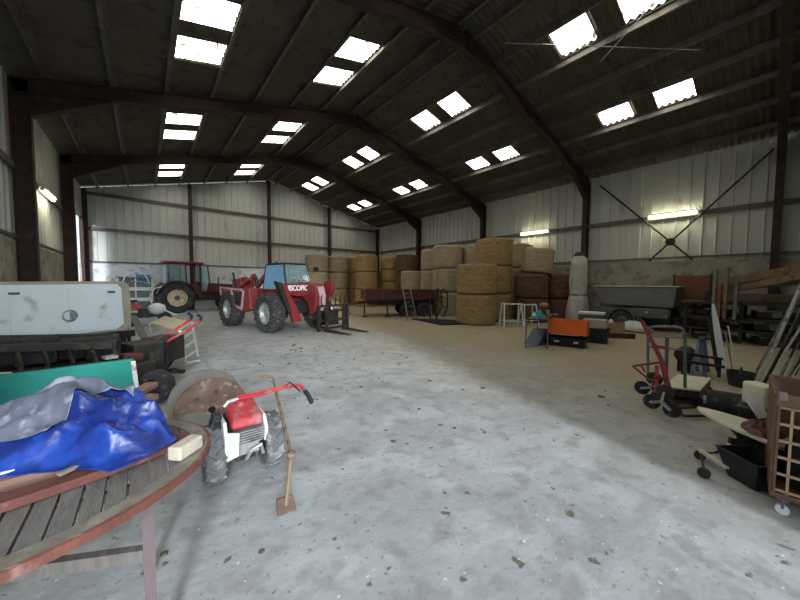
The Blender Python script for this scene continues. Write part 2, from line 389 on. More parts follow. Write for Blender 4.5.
for k in range(4):
    y = .14+5*k; t = thing('portal_frame', names[k], 'steel frame', (0,y,0), 0)
    for sgn, xw, nm in ((1, D-.22, 'column'), (-1, -DL+.22, 'column')):
        mb = MB(); ibeam(mb, (xw,0,0), (xw,0,EV-.02), .17, .28, (0,1,0)); mb.box((xw,0,.01),(.34,.24,.02)); mb.build(nm, 'steel', t)
        mb = MB(); x1 = xw-sgn*0
        e = V((xw+sgn*.1,0,rz_(xw+sgn*.1)-.17)); p = V((XC,0,RG-.17)); ibeam(mb, e, p, .17, .30, (0,1,0)); mb.build('rafter', 'steel', t)
        mb = MB(); x2 = xw-sgn*1.5
        mb.prism([(xw-sgn*.1,0,rz_(xw)-.30), (x2,0,rz_(x2)-.31), (xw-sgn*.1,0,rz_(xw)-.75)], (0,-.01,0), (0,.01,0))
        mb.beam((xw-sgn*.12,0,rz_(xw)-.76),(x2,0,rz_(x2)-.33),.17,.016); mb.build('haunch', 'steel', t)
        mb = MB(); x3 = XC+sgn*.9
        mb.prism([(XC,0,RG-.3), (x3,0,rz_(x3)-.31), (XC,0,RG-.5)], (0,-.01,0), (0,.01,0)); mb.beam((x3,0,rz_(x3)-.33),(XC,0,RG-.5),.17,.016); mb.build('apex_haunch', 'steel', t)
nm = ['dark gable post behind the old tractor', 'dark gable post rising to the roof ridge behind the telehandler', 'dark gable post behind the tall pale bales']
for i, x in enumerate((2.0, 6.0, 10.0)):
    mb = MB(); ibeam(mb, (0,0,0), (0,0,rz_(x)+.0), .16, .2, (1,0,0)); o = mb.build('gable_post', 'steel'); o.location = (x,YB-.26,0)
    tag(o, nm[i], 'post')
for x, nmm in ((-DL+.14, 'dark gable corner post beside the bright doorway slit'), (D-.14, 'dark corner post where gable meets the right wall')):
    mb = MB(); ibeam(mb, (0,0,0), (0,0,rz_(x)-.02), .16, .2, (1,0,0)); o = mb.build('gable_post', 'steel'); o.location = (x,YB-.22,0); tag(o, nmm, 'post')
# wall bracing, right wall first bay
t = thing('cross_brace', 'dark steel X brace on the right wall below the tube light', 'brace', (D-.16,2.64,0))
a0, a1 = V((0,2.05,EV-.25)), V((0,-.76,2.32)); b0, b1 = V((0,-2.35,EV-.25)), V((0,.40,2.32))
def xpt():
    u = (a1-a0); w = (b1-b0); den = u.y*w.z-u.z*w.y; s1 = ((b0.y-a0.y)*w.z-(b0.z-a0.z)*w.y)/den; return a0+u*s1
c0 = xpt()
MB().cyl(a0,a1,.028,n=8).build('brace_rod','dark',t); MB().cyl(b0,b1,.028,n=8).build('brace_rod','dark',t)
MB().cyl(c0-V((.03,0,0)),c0+V((.03,0,0)),.13,n=16).build('brace_plate','dark',t)
# roof bracing rods
def roofpt(x, y):
    d = ray(x, y); tt = (RG-.12+SL*XC-CH)/(d.z+SL*d.x); return CAM+d*tt
t = thing('roof_brace', 'thin crossed rods under the roof near the nearest right skylights', 'brace', (0,0,0))
MB().cyl(roofpt(505,43),roofpt(700,50),.010,n=6).build('brace_rod','silver',t)
MB().cyl(roofpt(655,2),roofpt(600,62),.010,n=6).build('brace_rod','silver',t)
# tube lights
def lamp(loc, rz, L, label):
    t = thing('tube_light', label, 'lamp', loc, rz)
    MB().box((0,.02,.045),(L+.06,.10,.05)).build('lamp_housing','fixture',t,bev=.008)
    MB().cyl((-L/2,-.01,-.01),(L/2,-.01,-.01),.04,n=12).build('lamp_tube','tube',t)
    for s_ in (-1,1): MB().box((s_*(L/2+.02),-.01,0),(.03,.07,.07)).build('end_cap','fixture',t)
lamp((D-.16,7.35,3.88), PI/2, 1.25, 'glowing tube light on the right wall above the big bales')
lamp((D-.16,2.47,3.90), PI/2, 1.25, 'glowing tube light on the right wall between the X brace arms')
lamp((-DL+.16,12.75,3.8), -PI/2, 1.25, 'glowing tube light on the left wall between two columns')

# ------------------------------------------------------------------ wheels
def tyre(mb, R, w, c=(0,0,0), lugs=0, n=36, rim=.6):
    r = R*rim; h = w/2
    mb.lathe([(r,-h*.75),(r*1.08,-h*.95),(R*.86,-h),(R*.95,-h*.85),(R*.975,0),(R*.95,h*.85),(R*.86,h),(r*1.08,h*.95),(r,h*.75)], c, 'X', n, closed=True)
    for i in range(lugs):
        for s_ in (-1,1):
            t = 2*PI*(i+(0 if s_ > 0 else .5))/lugs
            t2 = t+.55*2*PI/lugs*1.2
            p0 = V((s_*h*.98, math.cos(t)*R*.95, math.sin(t)*R*.95)); p1 = V((0, math.cos(t2)*R*.985, math.sin(t2)*R*.985))
            mb.beam(V(c)+p0, V(c)+p1, R*.06, R*.085)
def wheel(parent, c, R, w, lugs=18, rimmat='silver', tm='tyre', rim=.55, rz=0, side=1, name='wheel'):
    """wheel part: tyre with rim and hub as sub-parts, axis along local X"""
    X = Matrix.Translation(V(c)) @ Matrix.Rotation(rz,4,'Z')
    mb = MB(X); tyre(mb, R, w, lugs=lugs, rim=rim); o = mb.build(name, tm, parent)
    mb = MB(X); r = R*rim
    mb.lathe([(r*1.02,-w*.36),(r*1.02,w*.36),(r*.9,w*.34),(r*.78,side*w*.05+.01),(r*.3,side*w*.12+.01),(r*.3,side*w*.12-.01),(r*.78,side*w*.05-.01),(r*.9,-w*.34)], (0,0,0), 'X', 28, closed=True)
    mb.build('rim', rimmat, o, smooth=False)
    mb = MB(X); mb.cyl((-w*.1,0,0),(w*.1*1,0,0),r*.36,n=12)
    mb.cyl((0,0,0),(side*w*.3,0,0),r*.22,n=12)
    for k in range(6):
        a = k*PI/3; mb.cyl((side*w*.1,math.cos(a)*r*.45,math.sin(a)*r*.45),(side*w*.18,math.cos(a)*r*.45,math.sin(a)*r*.45),r*.05,n=6)
    mb.build('hub', 'rust' if rimmat != 'silver' else 'silver', o)
    return o

# ================================================================== bales
def bale_mb(R, h, seed, rag=0.0):
    mb = MB(); n = 40; prof = []
    k = 18
    prof.append((R*.2, .0))
    prof.append((R*.93, 0)); prof.append((R*.985, .04))
    for i in range(1, k): prof.append((R*(1+.012*math.sin(i*2.1+seed)), h*i/k))
    prof += [(R*.985, h-.05), (R*.93, h-.005), (R*.2, h+.015)]
    rings = []
    for (r, z) in prof:
        ring = []
        for i in range(n):
            t = 2*PI*i/n; q = V((math.cos(t)*2.5+seed*9, math.sin(t)*2.5, z*4))
            rr = r*(1+(.02+rag)*noise.noise(q)+.022*noise.noise(q*4)+.014*noise.noise(V((math.cos(t)*9+seed,math.sin(t)*9,z*30)))+rag*.6*noise.noise(V((seed*3, math.sin(t)*.7, z*6))))
            zz = z+(0.0 if z <= 0 else .02*noise.noise(V((math.cos(t)*3*r, math.sin(t)*3*r, seed*5))))
            ring.append(mb.v((math.cos(t)*rr, math.sin(t)*rr, zz)))
        rings.append(ring)
    for i in range(len(rings)-1):
        for k_ in range(n): mb.f([rings[i][k_], rings[i][(k_+1)%n], rings[i+1][(k_+1)%n], rings[i+1][k_]])
    mb.f(rings[0][::-1]); mb.f(rings[-1]); return mb
BH, BR = 1.08, .73
protos = {}
def bale(kind, loc, label, grp, R=BR, h=BH, rag=0, rot=None, tilt=None):
    key = (kind, R, h, rag)
    if key not in protos:
        o = bale_mb(R, h, len(protos)+1, rag).build('straw_bale', kind, smooth=True); protos[key] = o
    else:
        o = protos[key].copy(); C.objects.link(o)
        for k_ in list(o.keys()):
            if k_ in ('label','category','group'): del o[k_]
    o.location = loc; o.rotation_euler = tilt or (0,0,random.random()*6)
    return tag(o, label, 'bale', grp)
G = 'round bales stacked on end along the walls'
lv = ['bottom', 'middle', 'top']
stacks = [
 # x, y, count, kind, where
 (9.55,7.15,2,'straw','two-high stack beside the black mat'),
 (11.2,7.55,3,'straw','three-high stack right behind the nearest stack'),
 (11.4,10.25,3,'netstraw','pale stack behind the right end of the red trailer'),
 (12.3,9.08,3,'netstraw','pale stack between the golden stacks and the red trailer'),
 (13.35,7.85,3,'netstraw','stack against the right wall under the tube light'),
 (12.25,12.0,3,'netstraw','narrow pale stack just right of the wall column'),
 (12.1,13.52,2,'netstraw','low pale stack hard beside that column'),
 (13.05,10.65,3,'straw','stack hidden against the wall behind the red trailer'),
 (13.05,15.2,3,'brownstraw','dark brown stack near the far corner'),
 (10.3,19.25,3,'netstraw','pale net-wrapped stack near mid gable'),
 (8.8,19.3,3,'netstraw','leftmost three-high gable stack'),
 (11.8,19.3,3,'goldstraw','golden stack on the gable behind ragged bales'),
 (11.25,17.15,3,'goldstraw','golden stack standing before the far corner'),
]
for (x, y, n_, kd, wh) in stacks:
    for i in range(n_):
        bale(kd, (x, y, i*(BH+.022)), 'round bale, %s of the %s' % (lv[i] if n_ == 3 else ('bottom','top')[i], wh), G)
bale('netstraw', (7.3,19.3,0), 'lower pale round bale on the gable, left of the tall stacks', G)
bale('netstraw', (7.3,19.3,BH+.022), 'upper pale round bale on the gable, left of the tall stacks', G)
for i in range(4):
    bale('goldstraw', (13.0+.04*(i % 2),16.85,i*.81), 'sagging ragged golden bale, %s of the loose far corner stack' % ('lowest','second','third','uppermost')[i], G, R=.71, h=.78, rag=.05)
# brown hay
GB = 'weathered brown bales by the wrapped roll'
bale('brownstraw', (11.95,6.3,0), 'dark brown weathered bale, lower left one behind the white wire stands', GB, .62, .92, .03)
bale('brownstraw', (11.93,6.3,.95), 'dark brown weathered bale, upper left one beside the big golden bales', GB, .62, .92, .03)
bale('brownstraw', (13.0,5.6,0), 'dark brown weathered bale, lower right one left of the wrapped roll', GB, .62, .92, .03)
bale('brownstraw', (12.98,5.6,.95), 'dark brown weathered bale, upper right one left of the wrapped roll', GB, .62, .92, .03)
bale('netstraw', (12.15,6.25,1.93), 'pale tilted bale lying on top of the dark brown bales', G, tilt=(.10,.08,0), R=.58, h=.95)
# wrapped roll
t = thing('wrapped_roll', 'tall upright roll in dusty white wrap beside the wall column', 'roll', (12.3,4.70,0))
MB().lathe([(.36,0),(.40,.05),(.36,.5),(.31,1.0),(.27,1.1),(.29,1.6),(.26,2.1),(.25,2.4),(.16,2.5)],n=18,wob=.14).build('wrap','plasticwrap',t,smooth=True)
MB().lathe([(.275,1.08),(.30,1.11),(.275,1.14)],n=18).build('cord','sticks',t)
MB().lathe([(.12,2.48),(.17,2.56),(.09,2.66)],c=(.1,.05,0),n=10,wob=.2).build('wrap_end','dark',t,smooth=True)
# loose straw heap
def heap(mt, loc, rx, ry, h, seed, name):
    mb = MB()
    def f(u, v):
        r = u; a = v*2*PI; q = V((r*math.cos(a)*3, r*math.sin(a)*3, seed))
        z = h*(1-r*r)*(.75+.5*noise.noise(q))+.05*noise.noise(q*4)*(1-r)
        return (r*math.cos(a)*rx*(1+.15*noise.noise(q)), r*math.sin(a)*ry, max(z, 0))
    mb.grid(f, 16, 40); mb.bm.verts.ensure_lookup_table()
    bmesh.ops.remove_doubles(mb.bm, verts=mb.bm.verts, dist=.001)
    o = mb.build(name, mt, smooth=True); o.location = loc; return o
o = heap('goldstraw', (6.75,13.2,0.002), .9, .8, .72, 2, 'straw_heap'); tag(o,'loose pile of golden straw between telehandler and red trailer','straw',kind='stuff')

# ================================================================== old red tractor
t = thing('tractor', 'old dark red farm tractor with open cab door by the gable', 'tractor', (1.14,18.72,0), math.radians(5))
wheel(t,(0,-.72,.72),.72,.40,20,'cream','tyre',.55,rz=PI/2,side=-1,name='rear_wheel')
wheel(t,(0,.72,.72),.72,.40,20,'cream','tyre',.55,rz=PI/2,side=1,name='rear_wheel')
wheel(t,(2.35,-.66,.43),.43,.26,16,'cream','tyre',.55,rz=PI/2,side=-1,name='front_wheel')
wheel(t,(2.35,.66,.43),.43,.26,16,'cream','tyre',.55,rz=PI/2,side=1,name='front_wheel')
mb = MB(); mb.box((.15,0,.72),(.75,.55,.5)); mb.box((1.2,0,.75),(1.5,.36,.42)); mb.box((2.1,0,.7),(.9,.42,.3)); mb.cyl((0,-.6,.72),(0,.6,.72),.12); mb.beam((2.35,-.6,.45),(2.35,.6,.45),.12,.12); mb.build('transmission','dark',t,bev=.02)
mb = MB(); mb.prism([(1.0,0,.95),(2.72,0,.92),(2.78,0,1.0),(2.74,0,1.36),(1.0,0,1.46)],(0,-.29,0),(0,.29,0)); mb.build('bonnet','darkred',t,bev=.04)
MB().box((2.78,0,1.12),(.02,.44,.36)).build('grille','dark',t)
for s_ in (-1,1):
    mb = MB()
    pts = [(.80*math.cos(a),0,.72+.82*math.sin(a)) for a in [math.radians(q) for q in range(25,166,14)]]
    inn = [(.77*math.cos(a),0,.72+.79*math.sin(a)) for a in [math.radians(q) for q in range(165,24,-14)]]
    mb.prism(pts+inn,(0,s_*.72-.23,0),(0,s_*.72+.23,0))
    mb.prism([(.80,0,1.05),(.95,0,.7),(1.05,0,.7),(1.0,0,1.25),(.55,0,1.45)],(0,s_*.55-.03,0),(0,s_*.55+.03,0))
    mb.build('mudguard','darkred',t)
cab = MB()
zs0, zs1 = 1.32, 2.36
P = {'a':(-.30,-.62),'b':(.42,-.66),'c':(1.02,-.60),'d':(-.30,.62),'e':(.42,.66),'f':(1.02,.60)}
for k_, (x, y) in P.items():
    zb = 1.35 if k_ in 'ad' else (.95 if k_ in 'be' else 1.0)
    cab.beam((x,y,zb),(x+(.05 if k_ in 'ad' else -.05),y*.96,zs1),.06,.06)
cab.prism([(-.40,-.62,1.3),(.44,-.66,1.3),(.44,-.66,1.38),(-.40,-.62,1.38)],(0,0,0),(0,.03,0)); cab.prism([(-.40,.59,1.3),(.44,.63,1.3),(.44,.63,1.38),(-.40,.59,1.38)],(0,0,0),(0,.03,0))
cab.beam((-.38,-.62,1.34),(-.38,.62,1.34),.06,.08); cab.beam((1.02,-.6,1.46),(1.02,.6,1.46),.05,.05); cab.box((.65,0,.93),(.9,1.2,.05))
cab.prism([(.5,-.6,.95),(1.0,-.6,.95),(1.0,-.6,1.2),(.85,-.6,1.1)],(0,0,0),(0,.03,0))
cab.build('cab_frame','darkred',t)
MB().box((.33,0,2.40),(1.62,1.42,.09)).build('cab_roof','red',t,bev=.03)
MB().box((.02,-.63,1.84),(.74,.012,.92)).build('side_window','glass',t)
MB().box((.02,.63,1.84),(.74,.012,.92)).build('side_window','glass',t)
MB().box((-.36,0,1.84),(.012,1.14,.92)).build('rear_window','glass',t)
MB().box((.99,0,1.9),(.012,1.1,.82)).build('windscreen','glass',t)
mb = MB(Matrix.Translation((1.0,-.64,0)) @ Matrix.Rotation(math.radians(-75),4,'Z'))
for a_, b_ in (((.02,0,1.0),(.0,0,2.32)),((.0,0,2.32),(.62,0,2.28)),((.62,0,2.28),(.78,0,1.5)),((.78,0,1.5),(.5,0,.98)),((.5,0,.98),(.02,0,1.0))): mb.beam(a_,b_,.05,.05)
dr = mb.build('cab_door','darkred',t)
mb = MB(Matrix.Translation((1.0,-.64,0)) @ Matrix.Rotation(math.radians(-75),4,'Z'))
mb.prism([(.03,0,1.05),(.01,0,2.3),(.60,0,2.26),(.75,0,1.5),(.49,0,1.02)],(0,-.006,0),(0,.006,0)); mb.build('door_glass','glass',dr)
MB().box((.15,0,1.18),(.45,.45,.12)).box((-.05,0,1.45),(.1,.45,.45)).build('seat','blackp',t,bev=.03)
mb = MB(); mb.tube([(.75+.0*math.cos(a),.19*math.cos(a),1.55+.17*math.sin(a)) for a in [2*PI*i/20 for i in range(20)]],.014,closed=True); mb.cyl((.75,0,1.55),(.95,0,1.0),.02); mb.build('steering_wheel','blackp',t)
MB().cyl((1.9,-.12,1.38),(1.9,-.12,1.75),.03).build('exhaust','dark',t)
mb = MB(); mb.beam((-.2,-.3,.6),(-.95,-.35,.45),.05,.05); mb.beam((-.2,.3,.6),(-.95,.35,.45),.05,.05); mb.beam((-.95,-.38,.45),(-.95,.38,.45),.05,.05); mb.build('hitch_arms','dark',t)

# ================================================================== telehandler (local +Y forward)
TH = math.radians(193.3)
t = thing('telehandler', 'red and white telehandler with lowered pallet forks', 'telehandler', (3.36,10.75,0), TH)
for (x, y, nm, s_) in ((.84,1.17,'front_wheel',1),(-.84,1.17,'front_wheel',-1),(.84,-1.17,'rear_wheel',1),(-.84,-1.17,'rear_wheel',-1)):
    wheel(t,(x,y,.575),.575,.40,18,'silver','tyre',.55,rz=.0,side=s_,name=nm)
mb = MB(); mb.box((0,0,.72),(.95,3.0,.36)); mb.beam((-.7,1.17,.575),(.7,1.17,.575),.16,.16); mb.beam((-.7,-1.17,.575),(.7,-1.17,.575),.16,.16); mb.build('chassis','dark',t,bev=.02)
mb = MB(); mb.prism([(.62,-1.75,.85),(.62,-1.78,1.25),(.62,-.2,1.28),(.62,.15,1.28),(.62,.25,.62),(.62,-.45,.50),(.62,-.62,.8),(.62,-1.0,1.2),(.62,-1.5,1.05)],(0,0,0),(.30,0,0)); mb.build('side_body','red',t,bev=.02)
mb = MB()
for a_, b_ in (((.93,-1.80,1.29),(.93,-.25,1.22)),((.93,-1.80,1.29),(.93,-1.72,1.02)),((.93,-1.0,1.25),(.93,-.78,.72)),((.93,-.78,.72),(.93,-.30,.62)),((.93,-.30,.62),(.93,-.16,1.20))): mb.beam(a_,b_,.05,.06)
mb.build('white_trim','pinkish',t)
MB().box((.935,-.50,.95),(.02,.34,.38)).build('side_grille','dark',t)
mb = MB(); mb.prism([(-.65,-1.7,1.1),(-.65,.4,1.25),(-.65,.3,.6),(-.65,-.5,.5),(-.65,-1.1,1.2)],(-.28,0,0),(0,0,0)); mb.box((0,-1.35,1.05),(1.2,.9,.42)); mb.build('engine_cover','red',t,bev=.03)
mb = MB(); mb.box((.30,-1.45,1.42),(.5,.6,.30)); mb.beam((.05,-1.75,1.3),(.05,-1.1,1.72),.12,.16); mb.beam((-.35,-1.75,1.3),(-.35,-1.1,1.72),.12,.16); mb.cyl((.5,-1.7,1.5),(.42,-1.0,1.60),.07); mb.beam((.55,-1.2,1.3),(.55,-.5,1.58),.10,.10); mb.build('boom_pivot','red',t,bev=.015)
MB().cyl((.62,-1.35,1.3),(.62,-1.5,1.80),.035).build('exhaust','dark',t)
mb = MB(); mb.beam((-.76,-1.4,1.50),(-.70,1.5,1.30),.26,.28); mb.build('boom','red',t,bev=.02)
MB().cyl((-.76,-.6,1.2),(-.72,.9,1.1),.06).build('lift_ram','silver',t)
# cab
cx0, cx1, cy0, cy1 = -.58, .28, -.15, 1.20
mb = MB()
for (x, y, dx, dy) in ((cx0,cy0,0,.05),(cx1,cy0,-.05,.12),(cx0,cy1,0,-.18),(cx1,cy1,-.05,-.22)): mb.beam((x,y,1.18),(x+dx,y+dy,2.04),.055,.055)
mb.beam((cx0,cy1-.0,1.40),(cx1,cy1,1.40),.05,.05); mb.box(((cx0+cx1)/2-.02,(cy0+cy1)/2-.03,2.06),(.82,.98,.06)); mb.build('cab_frame','dark',t,bev=.01)
mb = MB(); mb.prism([(cx1+.01,cy0,1.26),(cx1+.01,cy1,1.26),(cx1-.04,cy1-.22,2.02),(cx1-.04,cy0+.12,2.02)],(-.006,0,0),(.006,0,0)); mb.build('side_window','blueglass',t)
mb = MB(); mb.prism([(cx0,cy1+.01,1.42),(cx1,cy1+.01,1.42),(cx1-.05,cy1-.21,2.03),(cx0,cy1-.17,2.03)],(0,-.006,0),(0,.006,0)); mb.build('windscreen','glass',t)
mb = MB(); mb.prism([(cx0,cy0,1.26),(cx1,cy0,1.26),(cx1-.05,cy0+.12,2.02),(cx0,cy0+.05,2.02)],(0,-.006,0),(0,.006,0)); mb.build('rear_window','glass',t)
MB().box(((cx0+cx1)/2,(cy0+cy1)/2,1.02),(.84,1.3,.46)).build('cab_base','red',t,bev=.02)
MB().box((-.15,.2,1.32),(.42,.42,.12)).box((-.15,.0,1.55),(.42,.1,.42)).build('seat','blackp',t,bev=.03)
mb = MB(); mb.tube([(-.15+.17*math.cos(a),.80+.08*math.sin(a),1.56+.13*math.sin(a)) for a in [2*PI*i/20 for i in range(20)]],.014,closed=True); mb.cyl((-.15,.80,1.56),(-.15,.95,1.25),.02); mb.build('steering_wheel','blackp',t)
mb = MB(); mb.beam((cx1-.02,cy0-.02,1.55),(cx1+.22,cy0+.0,1.55),.02,.02); mb.box((cx1+.24,cy0,1.50),(.05,.14,.30)); mb.build('wing_mirror','blackp',t,bev=.01)
mb = MB(); mb.beam((cx0,cy1-.1,1.92),(cx0-.16,cy1,1.92),.02,.02); mb.box((cx0-.22,cy1,1.92),(.16,.08,.13)); mb.build('work_lamp','blackp',t,bev=.02)
MB().cyl((.0,.2,2.08),(.0,.2,2.16),.035).build('beacon','dark',t)
# front plate with lettering, facing forward and down its side arm
mb = MB(); mb.prism([(.80,1.58,1.45),(-.60,1.58,1.45),(-.60,1.58,1.12),(.20,1.58,1.06),(.66,1.58,1.14)],(0,0,0),(0,.10,0))
mb.prism([(.84,1.70,1.42),(.66,1.70,1.2),(.40,1.70,.30),(.12,1.70,.32),(.22,1.70,.62),(.50,1.70,1.12),(.62,1.70,1.42)],(0,-.12,0),(0,.03,0))
mb.box((-.35,1.6,.95),(.16,.12,.5)); mb.build('front_frame','red',t,bev=.012)
mb = MB(); mb.prism([(.98,1.76,1.50),(.80,1.76,1.46),(.50,1.76,.60),(.60,1.76,.60)],(0,-.12,0),(0,.02,0)); mb.build('guard_edge','dark',t)
cu = bpy.data.curves.new('txt','FONT'); cu.body = 'NISCOPIC'; cu.size = .225; cu.extrude = .004; cu.offset = .006; cu.align_x = 'CENTER'; cu.align_y = 'CENTER'; cu.space_character = .95
to = bpy.data.objects.new('txt', cu); C.objects.link(to)
dg = bpy.context.evaluated_depsgraph_get(); dg.update(); me = bpy.data.meshes.new_from_object(to.evaluated_get(dg)); bpy.data.objects.remove(to)
lo = bpy.data.objects.new('lettering', me); C.objects.link(lo); me.materials.clear(); me.materials.append(M['letter']); lo.parent = t
wdt = max(v.co.x for v in me.vertices)-min(v.co.x for v in me.vertices)
for v in me.vertices: v.co.x *= .78/wdt
lo.location = (.27,1.688,1.30); lo.rotation_euler = (PI/2,0,PI); lo['label'] = 'white capital lettering'
# boom head reaching down to the carriage
mb = MB(); mb.prism([(-.33,1.2,1.50),(-.33,2.0,1.40),(-.28,2.12,1.1),(-.28,2.1,.62),(-.28,1.86,.5),(-.28,1.7,.9),(-.28,1.2,1.15)],(-.17,0,0),(.22,0,0)); mb.build('boom_head','red',t,bev=.015)
mb = MB(); mb.prism([(-.20,2.02,1.36),(-.44,2.02,1.36),(-.44,2.14,1.06),(-.44,2.12,.60),(-.20,2.12,.60),(-.20,2.14,1.06)],(0,.005,0),(0,.02,0)); mb.build('head_plate','pinkish',t)
mb = MB(); mb.prism([(-.55,1.7,1.15),(-.55,1.95,1.52),(-.55,2.25,1.56),(-.55,2.3,1.3),(-.55,2.12,.95),(-.55,1.85,.8)],(-.14,0,0),(0,0,0)); mb.build('tilt_lever','red',t,bev=.015)
MB().cyl((-.62,2.1,1.25),(-.62,2.2,.6),.045).build('tilt_ram','silver',t)
cw = .56; ccx = -.62
mb = MB()
for s_ in (-1,1): mb.box((ccx+s_*cw,2.28,.40),(.07,.10,.72))
for z in (.10,.34,.62,.78): mb.box((ccx,2.28,z),(2*cw,.07,.06))
mb.box((ccx,2.20,.42),(.5,.05,.5)); mb.build('fork_carriage','dark',t,bev=.008)
for k_ in range(6):
    x = ccx-.45+.18*k_; MB().tube([(x,2.28,.78),(x,2.27,1.0),(x,2.31,1.13)],[.018,.016,.008]).build('guard_bar','dark',t)
for x in (ccx-.34, ccx+.34):
    mb = MB(); mb.box((x,2.36,.38),(.10,.05,.72)); mb.prism([(x,2.34,.03),(x,3.38,.03),(x,3.40,.045),(x,2.34,.085)],(-.055,0,0),(.055,0,0)); mb.build('fork','dark',t)

def W(t): return MB(inv(t))
def foot(name, label, cat, P, group=None): return thing(name, label, cat, (P[0],P[1],0), 0, group)
Z = V((0,0,1))
# ================================================================== oval garden table, front left
TCX, TCY, TA, TB, TZ = -.45, 1.68, .66, .51, .74
t = thing('garden_table', 'oval slatted garden table with red-brown edge, foreground left, under the blue tarpaulin', 'table', (TCX,TCY,0))
def ell(a, b, th): return (a*math.cos(th), b*math.sin(th))
mb = MB(); n_ = 72
for (a0,a1,z0,z1) in ((0,.055,TZ-.026,TZ),):
    ring = []
    for i in range(n_):
        th = 2*PI*i/n_; o_ = ell(TA,TB,th); i_ = ell(TA-a1,TB-a1,th)
        ring.append([mb.v((o_[0],o_[1],z1)), mb.v((i_[0],i_[1],z1)), mb.v((i_[0],i_[1],z0)), mb.v((o_[0],o_[1],z0))])
    for i in range(n_):
        A, B = ring[i], ring[(i+1)%n_]
        for k in range(4): mb.f([A[k],B[k],B[(k+1)%4],A[(k+1)%4]])
mb.build('rim','woodrim',t)
mb = MB(); ring = []
for i in range(n_):
    th = 2*PI*i/n_; o_ = ell(TA+.012,TB+.012,th); i_ = ell(TA+.0005,TB+.0005,th)
    ring.append([mb.v((o_[0],o_[1],TZ-.002)), mb.v((i_[0],i_[1],TZ+.001)), mb.v((i_[0],i_[1],TZ-.03)), mb.v((o_[0],o_[1],TZ-.03))])
for i in range(n_):
    A, B = ring[i], ring[(i+1)%n_]
    for k in range(4): mb.f([A[k],B[k],B[(k+1)%4],A[(k+1)%4]])
mb.build('edge_band','woodred',t)
mb = MB(); ia, ib = TA-.057, TB-.057; x = -ia+.01
while x < ia-.02:
    w_ = .050; x1 = min(x+w_, ia-.004)
    def yy(q): return ib*math.sqrt(max(0,1-(q/ia)**2))
    y0_, y1_ = yy(x), yy(x1)
    mb.prism([(x,-y0_,0),(x1,-y1_,0),(x1,y1_,0),(x,y0_,0)],(0,0,TZ-.022),(0,0,TZ-.003)); x += w_+.008
mb.build('tabletop_slats','woodgrey',t)
lg = [(.44,-.27),(-.44,-.27),(.44,.27),(-.44,.27)]
M['leg_wood'] = mat('dark_stained_leg', (.13,.095,.095), .7, 0, .25, 6, .1)
for (x,y) in lg: MB().beam((x,y,0),(x,y,TZ-.03),.034,.03).build('leg','leg_wood',t)
MB().beam((.44,-.20,.69),(-.46,-.20,.69),.02,.035).build('apron','woodrim',t)
MB().beam((.44,-.27,.47),(-.44,.20,.47),.03,.045).build('stretcher','woodgrey',t)
MB().beam((.44,.27,.55),(-.44,-.27,.56),.03,.05).build('stretcher','woodgrey',t)
def plank(name, label, mt, a, b, w, h, n=1, bow=0):
    a, b = V(a), V(b); c = (a+b)/2
    o = thing(name, label, 'board', (c.x,c.y,min(a.z,b.z)-h/2)); o2 = None
    mb = W(o) if False else MB(Matrix.Translation(-o.location)); pts = []
    d = (b-a); side = V((-d.y,d.x,0)).normalized()
    N = 10; P = [a+d*i/N+side*bow*(1-(2*i/N-1)**2) for i in range(N+1)]
    ring = []
    for i, p in enumerate(P):
        ring.append([mb.v(p+side*s_*w/2+Z*k_*h/2) for s_, k_ in ((-1,-1),(1,-1),(1,1),(-1,1))])
    for i in range(N):
        for k in range(4): mb.f([ring[i][k],ring[i][(k+1)%4],ring[i+1][(k+1)%4],ring[i+1][k]])
    mb.f(ring[0][::-1]); mb.f(ring[-1])
    loc = o.location.copy(); bpy.data.objects.remove(o)
    q = mb.build(name, mt, bev=.003); q.location = loc; return tag(q, label, 'board')
plank('board','long curved red-brown board lying on the oval table below the blue tarpaulin','woodred',fl(-60,522,.757),fl(190,436,.757),.075,.032,bow=-.03)
plank('board','faded pinkish board between the red-brown board and the blue tarpaulin','woodpink',fl(-60,498,.762),fl(128,448,.762),.075,.042,bow=-.015)
plank('board','splintered pale short board lying over the red-brown board','woodrim',fl(58,475,.789),fl(104,454,.789),.022,.012)
plank('board','thin white strip showing under the left edge of the blue tarpaulin','white',fl(-30,482,.792),fl(22,468,.792),.016,.01)
plank('board','thin white strip showing under the middle of the blue tarpaulin','white',fl(40,466,.792),fl(84,460,.792),.010,.01)
plank('board','reddish board end sticking out behind the blue tarpaulin','woodpink',fl(75,430,.76),fl(152,384,.76),.075,.03)
plank('board','pinkish board end poking out behind the tarpaulin, nearer the table tip','woodpink',fl(95,420,.795),fl(154,396,.795),.06,.03)
p = fl(186,447,.770); o = MB().box((0,0,0),(.12,.06,.055),rz=.75).build('wood_block','paleblock',bev=.008); o.location = p; tag(o,'pale squared wood block on the right tip of the oval table','block')
